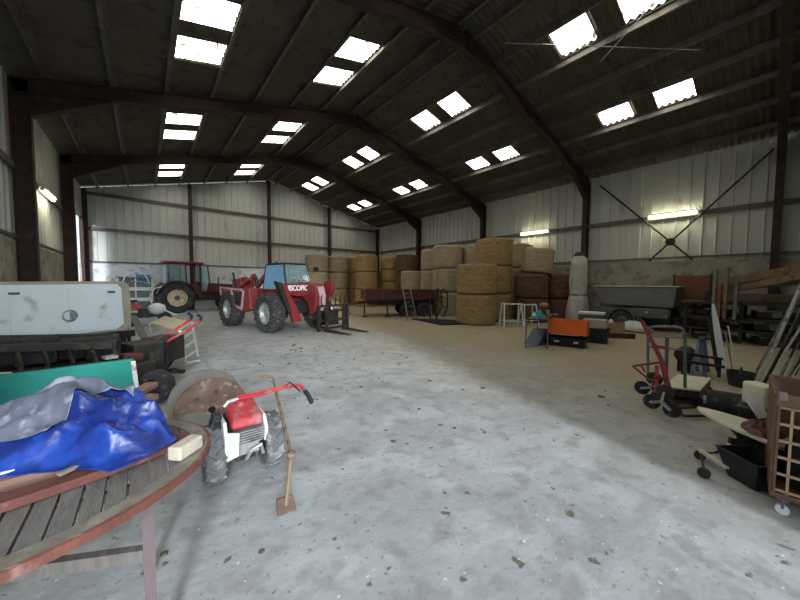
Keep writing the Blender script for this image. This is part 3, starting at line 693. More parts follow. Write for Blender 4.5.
# tarpaulin and sheet draped on the boards
def tarpf(u, v, dz=0, seed=0):
    # plan outline: front edge F(u), back edge B(u)
    F = [V((-.95,1.80)),V((-.38,1.64)),V((-.23,1.57)),V((-.10,1.47)),V((.0,1.50)),V((.085,1.58))]
    B = [V((-1.0,2.15)),V((-.62,2.15)),V((-.40,2.13)),V((-.20,2.05)),V((-.04,1.93)),V((.09,1.63))]
    def ip(L, u):
        x = u*(len(L)-1); i = min(int(x), len(L)-2); f = x-i; return L[i].lerp(L[i+1], f)
    p = ip(F,u).lerp(ip(B,u), v)
    e = min(1, v/.30)*min(1,(1-v)/.14)*min(1,(1-u)/.14); e = e*e*(3-2*e)
    pk = .075+.115*math.exp(-((u-.50)/.19)**2-((v-.66)/.30)**2)+.055*math.exp(-((u-.78)/.16)**2-((v-.7)/.35)**2)
    q = V((p.x*4.6+p.y*2,p.y*5.2,3.1+seed))
    rid = (1-abs(noise.noise(q))*2.6)*.040+(1-abs(noise.noise(q*2.1+V((4,1,0))))*2.6)*.018+(1-abs(noise.noise(q*4.5+V((2,5,0))))*2.6)*.007
    z = .785+e*(pk+rid)+.010*noise.noise(q*3)
    return V((p.x+.008*noise.noise(q*1.7),p.y+.022*noise.noise(q*1.3+V((9,0,0))),max(z,.783)+dz))
mb = MB(Matrix.Translation((.4,-1.75,-.78))); mb.grid(lambda u,v: tarpf(u,v), 110, 70)
o = mb.build('tarpaulin','bluetarp',smooth=True,solid=.003); o.location = (-.4,1.75,.78); tag(o,'crumpled shiny blue tarpaulin heaped on the oval table','tarpaulin')
def sheetf(u, v):
    u2 = u*.78; v0 = .18+.10*u+.38*max(0,min(1,(u-.45)/.25))**1.5+.03*math.sin(u*9)
    v2 = v0+(1.0-v0)*v; p = tarpf(u2, min(v2,.995), .010); q = V((p.x*9,p.y*9,7)); p.z += .008*abs(noise.noise(q)); return p
mb = MB(Matrix.Translation((.4,-1.75,-.78))); mb.grid(sheetf, 90, 50)
o = mb.build('plastic_sheet','clearsheet',smooth=True,solid=.002); o.location = (-.4,1.75,.78); tag(o,'cloudy grey plastic sheet over the back of the blue tarpaulin','sheet')

# ================================================================== teal board, white box trailer, dark implements
P1 = at(133,358,2.62); P0 = at(-70,384,2.02); P1.z = .79; P0.z = .765
t = thing('tailboard', 'teal green metal tailboard standing behind the blue tarpaulin', 'tailboard', ((P0.x+P1.x)/2,(P0.y+P1.y)/2,0))
d = (P1-P0); d.z = 0; d.normalize(); nb = V((-d.y,d.x,0))
mb = W(t); mb.prism([P0,P1,V((P1.x,P1.y,.42)),V((P0.x,P0.y,.42))],-nb*.0,nb*.03); mb.build('panel','teal',t,bev=.004)
mb = W(t); mb.beam(P0+nb*.015+Z*.0,P1+nb*.015,.05,.03); mb.build('top_rail','teal',t)
mb = W(t); mb.beam(V((P1.x,P1.y,.79)),V((P1.x+.03,P1.y-.03,.40)),.03,.05); mb.build('end_bracket','silver',t)
for s_ in (.15,.55,.9):
    q = P0.lerp(P1,s_)+nb*.05; W(t).beam((q.x,q.y,0),(q.x,q.y,.73),.04,.04).build('leg','dark',t)
# white box
bx = (-.16,6.62); yaw = math.radians(30)
BXL, BXD = 1.56, .50
t = thing('box_trailer', 'white enamel box trailer with double doors and round latch beside the left wall', 'trailer', (bx[0],bx[1],0), yaw)
mb = MB(); mb.prism([(-BXL,0,.68),(-BXL,0,1.36),(-BXL+.06,0,1.44),(-.08,0,1.46),(-.02,0,1.40),(0,0,1.2),(.0,0,.70),(-.2,0,.68)],(0,.0,0),(0,BXD,0)); mb.build('body','beige',t,bev=.02)
mb = MB(); mb.prism([(-BXL+.0,0,.70),(-BXL+.0,0,1.34),(-BXL+.05,0,1.40),(-.19,0,1.42),(-.14,0,1.36),(-.12,0,.80),(-.22,0,.72)],(0,-.022,0),(0,-.001,0)); mb.build('front_panel','whitebox',t,bev=.006)
for x0,x1 in ((-1.30,-.78),(-.76,-.22)):
    dr = MB().box(((x0+x1)/2,-.028,1.05),(x1-x0,.012,.60)).build('door','whitebox',t,bev=.004)
    xh = x0+.04 if x0 < -1 else x1-.06
    MB().box((xh,-.042,1.30),(.09,.018,.028)).build('hinge','grey',dr)
mb = MB(); mb.lathe([(.075,-.036),(.085,-.045),(.075,-.050),(.06,-.036)],c=(-.76,0,.98),axis='Y',n=24,closed=True); mb.box((-.735,-.05,.98),(.05,.02,.10)); mb.build('latch','silver',t)
mb = MB(); mb.beam((-BXL,.05,.62),(.05,.05,.62),.06,.10); mb.beam((-BXL,.48,.62),(.05,.48,.62),.06,.10); mb.box((-.65,.27,.52),(1.2,.4,.10)); mb.build('chassis','dark',t)
wheel(t,(-.75,.02,.28),.28,.15,0,'silver','tyre',.55,rz=PI/2,side=-1); wheel(t,(-.75,.5,.28),.28,.15,0,'silver','tyre',.55,rz=PI/2,side=1)
MB().beam((.0,.1,.60),(.02,.1,0),.04,.04).build('jockey_leg','dark',t)
# dark implements between teal board and white box
t = foot('cultivator','black greasy tined cultivator standing between the teal board and white box','cultivator',fl(60,400))
rnd = random.Random(3)
mb = W(t); A = at(-60,350,2.75); B = at(112,345,3.45); C_ = at(-60,340,3.15); D_ = at(116,336,4.2)
for a_, b_, r_ in ((A,B,.07),(C_,D_,.07),(A,C_,.06),(B,D_,.06),(A.lerp(B,.5),C_.lerp(D_,.5),.06)): mb.beam(a_,b_,r_,r_)
mb.build('frame','dark',t)
mb = W(t)
for s_ in (.1,.3,.5,.7,.9):
    c = A.lerp(C_,.5).lerp(B.lerp(D_,.5),s_); mb.box((c.x,c.y,c.z-.08),(.30,.42,.20+.1*rnd.random()),rz=rnd.random())
mb.build('housing','black',t,bev=.02)
for s_ in (.08,.35,.62,.88):
    c = A.lerp(C_,.45).lerp(B.lerp(D_,.45),s_); mb = W(t); mb.box((c.x,c.y,.30),(.42,.46,.52),rz=.3+s_); mb.cyl((c.x+.05,c.y-.25,.34),(c.x+.15,c.y-.36,.34),.12); mb.build('gearbox','dark',t,bev=.03)
for k in range(14):
    mb = W(t); s_ = k/13; p = (A if k % 2 else C_).lerp(B if k % 2 else D_, s_); q = V((p.x,p.y,0))
    mb.tube([p,p+V((.05,-.10,-.15)),V((p.x+.02,p.y-.12,.28)),V((p.x,p.y+.02,.02))],[.022,.02,.02,.012],6)
    mb.build('tine','dark',t)
mb = W(t); p = at(28,368,3.2)
mb.tube([at(-20,374,2.9),at(12,373,3.0)],.012); mb.build('lever','cream',t)
W(t).box(at(110,357,3.3),(.10,.10,.03),rz=.4).build('cover_plate','beige',t)
# dark walk-behind with red handle
t = foot('rotary_tiller','dark oily rotary tiller with red handle, behind the rusty disc','tiller',fl(150,385))
c = at(155,386,3.75); c.z = .2
wheel(t,tuple(inv(t)@c),.20,.17,16,'dark','tyre',.5,rz=math.radians(60),side=-1)
c2 = c+V((-.45,.25,0)); wheel(t,tuple(inv(t)@c2),.20,.17,16,'dark','tyre',.5,rz=math.radians(60),side=1)
mb = W(t); m_ = (c+c2)/2; mb.beam(c,c2,.06,.06); mb.box((m_.x,m_.y,.38),(.34,.40,.26),rz=.5); mb.box((m_.x+.1,m_.y+.35,.48),(.34,.40,.40),rz=.5); mb.box((m_.x+.35,m_.y+.75,.5),(.4,.35,.35),rz=.9); mb.cyl((m_.x,m_.y+.1,.5),(m_.x+.4,m_.y+.5,.7),.05); mb.build('engine','dark',t,bev=.02)
mb = W(t)
for k in range(9):
    a_ = k*2*PI/9; q = m_+V((.35,.55,.0)); mb.beam(V((q.x,q.y,.22)),V((q.x+.15*math.cos(a_)*.8,q.y+.15*math.cos(a_)*.4,.22+.19*math.sin(a_))),.05,.015)
mb.cyl((m_.x+.12,m_.y+.75,.22),(m_.x+.55,m_.y+.35,.22),.03); mb.build('rotor','dark',t)
h0 = V((m_.x,m_.y,.5)); ha, hb, hc, hd = at(140,362,4.1), at(166,342,4.25), at(184,332,4.3), at(200,321,4.35)
for off in (V((0,0,0)), V((-.10,.10,.02))):
    hb_ = W(t).tube([h0+off,ha+off,hb+off],.016).build('handlebar','dark',t)
    W(t).tube([hb+off,hc+off,hd+off],.017).build('handle_tube','redbright',hb_)
    W(t).tube([hd+off,hd+off+V((.02,.02,.05)),hd+off+V((-.03,.02,.09))],.02).build('grip','blackp',hb_)
MB_ = W(t); MB_.box((m_.x,m_.y,.56),(.22,.2,.10),rz=.5); MB_.build('fuel_tank','darkred',t,bev=.03)
# weathered plank leaning by white box
o = plank('board','grey weathered plank leaning on the corner of the white box trailer','stone',at(148,345,4.9)-Z*.0,at(133,316,5.1),.10,.025)
# cream topped stand
t = foot('folding_table','small white-framed table with cream top and barred legs','table',fl(165,360))
TP = [fl(118,318,.72),fl(170,332,.72),fl(192,324,.72),fl(150,314,.72)]
TP = [fl(150,323,.72),fl(180,330,.72),fl(192,322,.72),fl(165,316,.72)]
mb = W(t); mb.prism(TP,(0,0,-.025),(0,0,0)); mb.build('tabletop','cream',t)
for (a_, b_) in ((TP[1],fl(186,364)),(TP[2],fl(198,357)),(TP[0],fl(152,356)),): W(t).beam(a_-Z*.02,b_,.035,.035).build('leg','white',t)
g1, g2 = fl(186,364), fl(198,357)
for f_ in (.25,.5,.8): W(t).beam(TP[1].lerp(g1,f_),TP[2].lerp(g2,f_),.03,.03).build('rung','white',t)
mb = W(t); mb.beam(g1+Z*.02,g1+V((.22,.05,.02)),.04,.03); mb.build('foot_bar','white',t)
# far small machine, shelf
t = foot('garden_tiller','small garden tiller with white tank and red hood behind the white box trailer','tiller',fl(150,325))
c = fl(150,325); x_, y_ = c.x, c.y
mb = W(t); mb.box((x_-.45,y_,.62),(.45,.35,.22),rz=.1); mb.build('hood','redbright',t,bev=.05)
W(t).lathe([(.05,-.2),(.22,-.12),(.25,0),(.22,.12),(.05,.2)],c=(x_+.2,y_-.1,.55),n=16).build('fuel_tank','white',t,smooth=True)
W(t).box((x_-.55,y_,.82),(.5,.35,.08)).build('seat','blackp',t,bev=.03)
mb = W(t); mb.beam((x_-.6,y_,.35),(x_+.5,y_,.35),.10,.14); mb.box((x_-.1,y_,.42),(.4,.35,.3)); mb.build('frame','dark',t,bev=.02)
for dx in (-.5,.42):
    for dy in (-.25,.25): wheel(t,tuple(inv(t)@V((x_+dx,y_+dy,.2))),.20,.10,10,'dark','tyre',.5,rz=PI/2)
mb = W(t); mb.tube([(x_+.2,y_-.2,.45),(x_+.0,y_-.2,.9),(x_+.15,y_-.2,1.25),(x_+.35,y_-.2,1.3)],.02); mb.tube([(x_+.25,y_-.25,.6),(x_+.75,y_-.3,.30)],.022); mb.build('handlebar','white',t)
t = thing('shelf_unit','white metal shelf unit against the gable left of the old tractor','shelf',(-.30,19.65,0))
for x in (-.62,.0,.62):
    for y in (-.2,.2): MB().box((x,y,.84),(.05,.05,1.68)).build('post','white',t)
for z in (.1,.62,1.12,1.66): MB().box((0,0,z),(1.30,.46,.05 if z > 1.6 else .16)).build('shelf','white' if z < 1.6 else 'grey',t)
MB().box((0,.21,.9),(1.25,.01,1.5)).build('back_panel','grey',t)
o = MB().box((0,0,.06),(.55,.25,.12)).build('plastic_tray','hazeblue',bev=.02); o.location = (.0,19.6,1.69); tag(o,'blue plastic tray on top of the white shelf unit','tray')
t = thing('pipe_hoop','bent white pipe hoop standing between shelf unit and old tractor','hoop',(-.28,19.1,0))
mb = MB(); mb.tube([(-.55,0,0),(-.55,0,1.2),(-.35,0,1.75),(0,0,1.95),(.35,0,1.8),(.5,0,1.4)],.02); mb.build('hoop','white',t); MB().tube([(-.55,0,1.2),(-.1,0,1.5),(.5,0,1.4),(.5,0,0)],.018).build('brace','silver',t)
o = MB().beam((0,0,0),(.55,.0,1.9),.12,.02).build('plank','paleblock'); o.location = (4.05,19.55,0.01); tag(o,'pale plank leaning on the gable behind the telehandler','plank')

# ================================================================== discs
def disc(name, label, mt, base, R, th, tilt, holes=True, yaw=0):
    n0 = (CAM-V(base)); n0.z = 0; n0.normalize(); n0 = Matrix.Rotation(yaw,3,'Z') @ n0
    nn = n0*math.cos(tilt)+Z*math.sin(tilt); upv = -n0*math.sin(tilt)+Z*math.cos(tilt); c = V(base)+upv*R
    t = thing(name, label, 'disc', (base[0],base[1],0)); 
    q = nn.to_track_quat('Z','Y').to_matrix().to_4x4(); X = inv(t) @ Matrix.Translation(c) @ q
    MB(X).lathe([(R*.10,-th/2),(R*.97,-th/2),(R,-th*.3),(R,th*.3),(R*.97,th/2),(R*.93,th*.38),(R*.2,th*.38),(R*.18,th*.9),(R*.1,th*.9)],n=40,closed=True).build('plate',mt,t)
    if holes:
        mb = MB(X)
        for k in range(6): a_ = k*PI/3+.3; mb.cyl((R*.55*math.cos(a_),R*.55*math.sin(a_),th*.3),(R*.55*math.cos(a_),R*.55*math.sin(a_),th*.6),R*.07,n=10)
        mb.build('bolts','dark',t)
    return t
b_ = fl(213,445); disc('iron_disc','large rusty iron disc leaning behind the small red tractor','rust',b_,.30,.05,math.radians(28))
b_ = fl(207,434.5); disc('iron_disc','grey stone-coloured disc leaning behind the rusty iron disc','stone',b_,.315,.04,math.radians(28),False)
b_ = fl(196,457); disc('iron_disc','smaller grey disc leaning beside the tip of the oval table','stone',b_,.20,.04,math.radians(45),False)
# ================================================================== two-wheel tractor
cL, cR = fl(217,481), fl(268,464)
cL.z = cR.z = 0; c = (cL+cR)/2; ax = (cR-cL).normalized(); fwd = V((-ax.y,ax.x,0)); ang = math.atan2(ax.y,ax.x)
t = thing('two_wheel_tractor','small red and white walk-behind tractor with lugged tyres, near the oval table','tractor',(c.x,c.y,0),ang)
hw = (cR-cL).length/2
wheel(t,(-hw-.02,.02,.205),.205,.13,15,'dark','greytyre',.5,side=-1); wheel(t,(hw+.02,.02,.205),.205,.13,15,'dark','greytyre',.5,side=1)
MB().cyl((-hw,.02,.205),(hw,.02,.205),.03).box((0,.02,.21),(.14,.2,.14)).build('axle','dark',t)
mb = MB(); mb.box((0,.10,.31),(.20,.26,.22)); mb.cyl((-.13,.0,.30),(.10,.0,.30),.055); mb.build('engine','dark',t,bev=.015)
mb = MB(); mb.box((.02,-.06,.24),(.15,.05,.12)); 
for k in range(6): mb.box((.02,-.05,.27+.018*k),(.19,.12,.006))
mb.build('cooling_fins','silver',t)
mb = MB(); mb.tube([(.0,-.10,.15),(.03,-.12,.21),(.10,-.12,.24),(.12,-.10,.16)],.014); mb.build('front_guard','silver',t)
mb = MB(); mb.prism([(-.135,-.15,.20),(-.135,.14,.22),(-.135,.20,.44),(-.135,-.10,.46),(-.135,-.18,.34)],(-.012,0,0),(.012,0,0)); mb.prism([(-.14,-.155,.20),(-.06,-.16,.22),(-.05,-.15,.38),(-.14,-.14,.40)],(0,-.01,0),(0,.01,0)); mb.build('side_cowl','white',t,bev=.006)
mb = MB(); mb.prism([(.135,-.12,.26),(.135,.10,.28),(.135,.16,.44),(.135,-.08,.45),(.135,-.15,.36)],(-.012,0,0),(.012,0,0)); mb.build('side_cowl','white',t,bev=.006)
mb = MB(); mb.prism([(-.10,-.14,.40),(-.105,.20,.46),(-.105,.20,.52),(-.09,-.12,.47)],(0,0,0),(.215,0,0)); mb.build('fuel_tank','redbright',t,bev=.02)
MB().cyl((.0,.08,.50),(.0,.08,.535),.03).build('fuel_cap','redbright',t)
mb = MB(); mb.box((-.17,.02,.38),(.06,.10,.22)); mb.cyl((-.17,-.03,.42),(-.17,.08,.42),.045); mb.build('air_filter','black',t,bev=.01)
mb = W(t); k0, k1, k2, k3, k4, k5 = at(236,412,2.45), at(238,399,2.45), at(262,394,2.48), at(286,387,2.50), at(300,385,2.5), at(305,391,2.47)
mb.tube([V((c.x-.05,c.y+.15,.36)),k0,k1],.022); mb.build('handle_post','redbright',t)
W(t).tube([k1,k2,k3,k4,k5],.013).build('handlebar','redbright',t); W(t).tube([k1+Z*.022,k2+Z*.02,k3+Z*.015],.008).build('cable','redbright',t)
W(t).tube([k5,at(308,395,2.45),at(312,403,2.42)],.018).build('grip','blackp',t)
W(t).tube([k1,at(228,402,2.4),at(224,407,2.38)],.016).build('clamp','silver',t)
W(t).tube([k3+Z*.01,k3+Z*.035+V((.03,0,0)),at(300,391,2.45)],.006).build('brake_lever','dark',t)
# hoe
t = foot('hoe','long rusty bent-handled hoe with its blade on the floor beside the small red tractor','hoe',fl(288,512))
jn = at(291,455,2.13); tp = at(275,388,2.58)
W(t).tube([fl(286,510)+Z*.03,at(288,485,2.03),jn],.013).build('lower_shaft','wood',t)
W(t).tube([jn+V((-.0,.0,.01)),at(283,420,2.34),tp],.011).build('upper_shaft','rustrod',t)
W(t).tube([tp,at(273,378,2.62),at(266,376,2.62),at(259,379,2.6)],.009).build('hook','rustrod',t)
W(t).lathe([(.01,-.03),(.03,-.02),(.03,.02),(.01,.03)],c=tuple(jn),n=10).build('socket','rust',t)
b0 = fl(287,512); mb = W(t); mb.prism([b0+V((-.06,.0,.0)),b0+V((.055,-.02,.0)),b0+V((.05,.04,.07)),b0+V((-.045,.06,.07))],(0,-.006,0),(0,.006,0)); mb.build('blade','rust',t)

# ================================================================== red flat trailer and things by the bales
A = V((7.35,11.35,0)); B = V((10.25,9.72,0)); d = (B-A).normalized(); L = (B-A).length; ang = math.atan2(d.y,d.x)
t = thing('farm_trailer','low dark red farm trailer with shallow tray in front of the bales','trailer',(A.x,A.y,0),ang)
mb = MB(); mb.prism([(-.1,0,.78),(-.1,0,1.22),(L,0,1.20),(L-.05,0,.70),(.9,0,.72)],(0,0,0),(0,.05,0)); mb.build('side_board','darkred',t,bev=.008)
mb = MB(); mb.prism([(-.1,1.45,.78),(-.1,1.45,1.22),(L,1.45,1.20),(L-.05,1.45,.70),(.9,1.45,.72)],(0,0,0),(0,.05,0)); mb.build('side_board','darkred',t,bev=.008)
for x in (-.1, L-.05): MB().box((x+.025,.75,.98),(.05,1.5,.42)).build('end_board','darkred',t)
MB().box((L/2,.75,.74),(L-.1,1.5,.06)).build('bed','dark',t)
mb = MB()
for x in (.0,.8,1.6,2.4,L-.08): mb.box((x,-.02,.98),(.06,.04,.44))
mb.beam((-.1,-.02,1.21),(L,-.02,1.19),.06,.05); mb.build('side_ribs','red',t)
MB().box((L/2,.4,.60),(L-.3,.1,.16)).box((L/2,1.1,.60),(L-.3,.1,.16)).build('chassis','dark',t)
for x in (1.85,2.65):
    for y in (.1,1.4): wheel(t,(x,y,.31),.31,.22,0,'dark','tyre',.55,rz=PI/2,side=-1 if y < 1 else 1)
mb = MB(); mb.beam((.1,.35,.62),(-1.1,.75,.45),.08,.08); mb.beam((.1,1.15,.62),(-1.1,.75,.45),.08,.08); mb.build('drawbar','darkred',t)
mb = MB(); mb.beam((.0,.1,.7),(.0,.1,.03),.06,.06); mb.box((0,.1,.02),(.22,.2,.04)); mb.beam((1.0,.1,.7),(1.0,.1,.03),.06,.06); mb.box((1.0,.1,.02),(.2,.2,.04)); mb.build('prop_stand','dark',t)
# ladder leaning on trailer
t = foot('ladder','short grey metal ladder leaning on the red farm trailer','ladder',fl(413,320))
g0, g1 = fl(408,321), fl(417,320); q0, q1 = at(402,284,13.45), at(409,284,13.35)
for a_, b_ in ((g0,q0),(g1,q1)): W(t).beam(a_,b_,.04,.04).build('rail','grey',t)
for k in range(1,8): W(t).beam(g0.lerp(q0,k/8.2),g1.lerp(q1,k/8.2),.03,.03).build('rung','grey',t)
# black curved frame
t = foot('hay_rack','dark curved metal rack between the red trailer and the golden bales','rack',(9.45,8.75,0))
for dx in (0,.35):
    mb = MB(); mb.tube([(-.35,dx,.02),(-.42,dx,.6),(-.28,dx,1.1),(.05,dx,1.25),(.28,dx,1.1),(.30,dx,.5),(.05,dx,.1)],.03); mb.build('hoop','dark',t)
mb = MB()
for p in ((-.42,.6),(-.28,1.1),(.28,1.1),(.30,.5)): mb.beam((p[0],0,p[1]),(p[0],.35,p[1]),.04,.04)
mb.tube([(-.3,.0,.85),(-.1,0,.98),(.2,0,.85)],.02); mb.build('cross_bars','dark',t)
# mat
Pm = [fl(418,319),fl(440,325),fl(470,325),fl(460,321.5)]
c = sum(Pm,V())/4; mb = MB(Matrix.Translation(-V((c.x,c.y,0)))); mb.prism([fl(412,319.5),fl(441,325.5),fl(467,324.5),fl(462,321.5),fl(440,320)],(0,0,.002),(0,0,.05)); o = mb.build('floor_mat','blackp',bev=.01); o.location = (c.x,c.y,0); tag(o,'flat black mat on the floor before the nearest golden bales','mat')
# white wire stands
def wire_stand(P, rz, label, w=.42, h=.62):
    t = thing('wire_stand', label, 'stand', (P[0],P[1],0), rz, 'white trestles before the brown bales')
    for y0_, yt in ((-.22,-.1),(.22,.1)):
        mb = MB()
        for s_ in (-1,1): mb.beam((s_*w/2+s_*.04,y0_,0),(s_*w/2,yt,h),.035,.035)
        mb.beam((-w/2-.02,yt,h-.015),(w/2+.02,yt,h-.015),.035,.03); mb.beam((-w/2-.03,y0_*.8,.2),(w/2+.03,y0_*.8,.2),.025,.025); mb.build('side_frame','white',t)
    mb = MB(); mb.beam((-w/2,-.1,h),(-w/2,.1,h),.03,.03); mb.beam((w/2,-.1,h),(w/2,.1,h),.03,.03); mb.build('top_bars','white',t)
wire_stand(fl(511,326.5), math.radians(-35), 'white metal trestle, left one of two before the brown bales', .60, .80)
wire_stand(fl(528,325.5), math.radians(-30), 'white metal trestle, right one of two before the brown bales', .45, .76)

# ================================================================== clutter table
t1, t2 = V((6.95,3.25,0)), V((6.76,3.66,0)); dd = V((.93,.30,0)).normalized(); TH_ = .68; TLn = 1.55
t = thing('trestle_table','dark folding table with thin metal legs holding a teal cloth','table',(t1.x,t1.y,0))
cs = [t1,t2,t2+dd*TLn,t1+dd*TLn]
mb = W(t); mb.prism([p+Z*(TH_-.03) for p in cs],(0,0,0),(0,0,.03)); mb.build('tabletop','darkred',t)
for p in cs: W(t).tube([p+Z*.0,p+Z*(TH_-.03)],.014).build('leg','grey',t)
W(t).tube([t1+Z*.05,t2+Z*.05],.010).tube([t2+Z*(TH_-.2),t2+dd*.3+Z*(TH_-.04)],.01).build('brace','grey',t)
def onto(u, v, z=TH_): return t2+dd*(u*TLn)+(t1-t2)*v+Z*z
o = heap('tealcloth', onto(.2,.45), .24, .16, .17, 5, 'cloth'); tag(o,'crumpled teal cloth on the left end of the clutter table','cloth')
o = MB().lathe([(.03,0),(.035,.08),(.02,.11),(.012,.15)],n=12).build('bottle','white'); o.location = onto(.1,.3); tag(o,'small white bottle beside the teal cloth','bottle')
q0, q1 = onto(.38,.35,TH_+.02), onto(1.05,.2,TH_+.16)
o = MB(Matrix.Translation(-q0)).beam(q0,q1,.12,.035).build('plank','darkred'); o.location = q0; tag(o,'dark red plank lying tilted across the clutter table','plank')
o = MB().lathe([(.08,0),(.11,.05),(.10,.10),(.05,.13)],n=14,wob=.2).build('bundle','cardboard',smooth=True); o.location = onto(.93,.35,TH_+.17); tag(o,'brown bundle resting on the end of the dark red plank','bundle')
q0 = onto(.45,.85,TH_+.012); 
for i,(u,mt_,lb) in enumerate(((.42,'wood','short brown wooden slat near the teal cloth on the clutter table'),(.58,'dark','dark iron bar lying on the front edge of the clutter table'),(.75,'beige','pale metal strip on the front edge of the clutter table'))):
    o = MB().beam((0,0,0),(.32,.05-.05*i,0.0),.05,.02).build('slat',mt_); o.location = onto(u,.72,TH_+.011+.0*i); tag(o,lb,'slat')
for i,(u,v_,sz,mt_,lb) in enumerate(((.62,.45,(.16,.12,.09),'blackp','small black box right beside the teal cloth'),(.80,.60,(.14,.10,.12),'cardboard','small brown carton near the right end of the clutter table'),(.50,.55,(.10,.10,.14),'dark','dark upright tin near the middle of the clutter table'))):
    o = MB().box((0,0,sz[2]/2),sz,rz=.4*i).build(('small_box','carton','tin')[i],mt_,bev=.006); o.location = onto(u,v_,TH_+.001) if i != 0 else onto(.3,.6,TH_+.001); tag(o,lb,('box','carton','tin')[i])
# crates
def tote(P, rz, L_, Wd, H, label, lidmat=None, fill=None, cat='crate', name='storage_crate', mt='blackp'):
    t = thing(name, label, cat, P, rz)
    mb = MB(); k = .90
    lo_ = [(-L_/2*k,-Wd/2*k,0),(L_/2*k,-Wd/2*k,0),(L_/2*k,Wd/2*k,0),(-L_/2*k,Wd/2*k,0)]; hi_ = [(-L_/2,-Wd/2,H),(L_/2,-Wd/2,H),(L_/2,Wd/2,H),(-L_/2,Wd/2,H)]
    th = .015; ih = [(-L_/2+th,-Wd/2+th,H),(L_/2-th,-Wd/2+th,H),(L_/2-th,Wd/2-th,H),(-L_/2+th,Wd/2-th,H)]; il = [((-L_/2*k)+th,-Wd/2*k+th,th),(L_/2*k-th,-Wd/2*k+th,th),(L_/2*k-th,Wd/2*k-th,th),(-L_/2*k+th,Wd/2*k-th,th)]
    a,b_,c_,d_ = [[mb.v(p) for p in q] for q in (lo_,hi_,ih,il)]
    mb.f(a[::-1]); mb.f(d_)
    for i in range(4):
        j = (i+1)%4; mb.f([a[i],a[j],b_[j],b_[i]]); mb.f([b_[i],b_[j],c_[j],c_[i]]); mb.f([c_[i],c_[j],d_[j],d_[i]])
    mb.build('body',mt,t)
    mb = MB()
    for s_ in (-1,1):
        mb.box((0,s_*(Wd/2+.008),H-.02),(L_+.03,.02,.04)); mb.box((s_*(L_/2+.008),0,H-.02),(.02,Wd+.03,.04))
        for x in (-.35,-.12,.12,.35): mb.box((x*L_,s_*(Wd/2*.97),H*.5),(.02,.03,H*.8))
    mb.build('rim_and_ribs',mt,t)
    return t
pc = (fl(549,345)+fl(584,349))/2; e = fl(584,349)-fl(549,345); ca = math.atan2(e.y,e.x)
off = Matrix.Rotation(ca,3,'Z') @ V((0,.24,0))
t = tote((pc.x+off.x,pc.y+off.y,0), ca, .80, .50, .20, 'black storage crate standing on the floor under the orange crate')
for x in (-.2,.2): MB().box((x,-.262,.12),(.10,.02,.035)).build('handle','white',t)
og = tote((pc.x+off.x,pc.y+off.y,.345), ca, .76, .44, .0, 'x') if False else None
t = thing('orange_crate','bright orange plastic crate tipped on the black storage crate','crate',(pc.x+off.x,pc.y+off.y,.236),ca)
mb = MB(Matrix.Rotation(math.radians(-8),4,'X')); 
mb.box((0,.0,.035),(.78,.46,.03)); 
for s_ in (-1,1): mb.box((0,s_*.235,.20),(.80,.02,.36)); mb.box((s_*.395,0,.20),(.02,.46,.36))
mb.build('body','orange',t,bev=.008)
mb = MB(Matrix.Rotation(math.radians(-8),4,'X'))
for z in (.07,.15,.23,.31): mb.box((.0,-.25,z),(.66,.014,.022))
mb.box((0,-.25,.375),(.84,.03,.03)); mb.box((0,.25,.375),(.84,.03,.03)); mb.build('ribs','orange',t)
pc = (fl(585,341)+fl(608,346))/2; 
t = tote((pc.x+.18,pc.y+.1,0), ca, .62, .42, .36, 'black ribbed storage crate on the floor right of the orange crate')
o = MB().lathe([(.04,-.05),(.06,0),(.04,.05)],n=12).build('ball','white',smooth=True); o.location = (pc.x+.0,pc.y+.02,.41); o.hide_render = False; tag(o,'small white ball-like item in the right black crate','ball')
o.location = (pc.x+.14,pc.y+.06,.066)
MBb = MB().box((0,0,.11),(.52,.36,.22)); o = MBb.build('toolbox','beige',bev=.02); o.location = (pc.x+.18,pc.y+.1,.365); o.rotation_euler = (0,0,ca); tag(o,'pale grey-beige box stacked on the right black crate','box')
t = thing('toolbox','dark blue box with pale lid beside the clutter table','box',(pc.x+.95,pc.y+.45,0),ca)
MB().box((0,0,.32),(.6,.36,.64)).build('body','bluegrey',t,bev=.015); MB().box((0,0,.675),(.64,.40,.07)).build('lid','whitebag',t,bev=.015)
p = fl(614,333)
t = thing('cardboard_box','open brown cardboard box behind the dark red board','box',(p.x,p.y+.1,0),ca)
for (c_,d_) in (((0,-.2,.16),(.7,.01,.32)),((0,.2,.16),(.7,.01,.32)),((-.35,0,.16),(.01,.4,.32)),((.35,0,.16),(.01,.4,.32)),((0,0,.01),(.7,.4,.01))): MB().box(c_,d_).build('panel','cardboard',t)
o = MB().lathe([(.02,0),(.12,.05),(.10,.12),(.02,.15)],n=12,wob=.3).build('crumpled_paper','whitebag',smooth=True); o.location = (p.x-.05,p.y+.05,.02); tag(o,'crumpled white paper inside the cardboard box','paper')
o = MB().lathe([(.03,0),(.10,.06),(.06,.14),(.02,.16)],n=10,wob=.3).build('white_rag','whitebag',smooth=True); o.location = (p.x+.1,p.y+.12,.325); tag(o,'white rag on top of the cardboard box','rag')
o.location.z = .02; o.scale = (1,1,2.4)
q0, q1 = fl(609,338)+Z*.07, fl(635,339)+Z*.07
o = MB(Matrix.Translation(-q0)).beam(q0,q1,.03,.14).build('board','darkred'); o.location = q0; tag(o,'dark red board on edge in front of the cardboard box','board')
b0 = fl(640,331)
o = MB().lathe([(.05,0),(.30,.02),(.36,.12),(.24,.26),(.10,.36),(.03,.34)],n=20,wob=.7).build('plastic_bag','whitebag',smooth=True); o.location = (b0.x-.35,b0.y+.1,.0); o.scale = (.8,1.15,.95); tag(o,'crumpled white bag on the floor before the covered trailer','bag')
t = foot('dark_case','dark blue wedge-shaped case behind the thin table legs','case',(7.55,3.75,0))
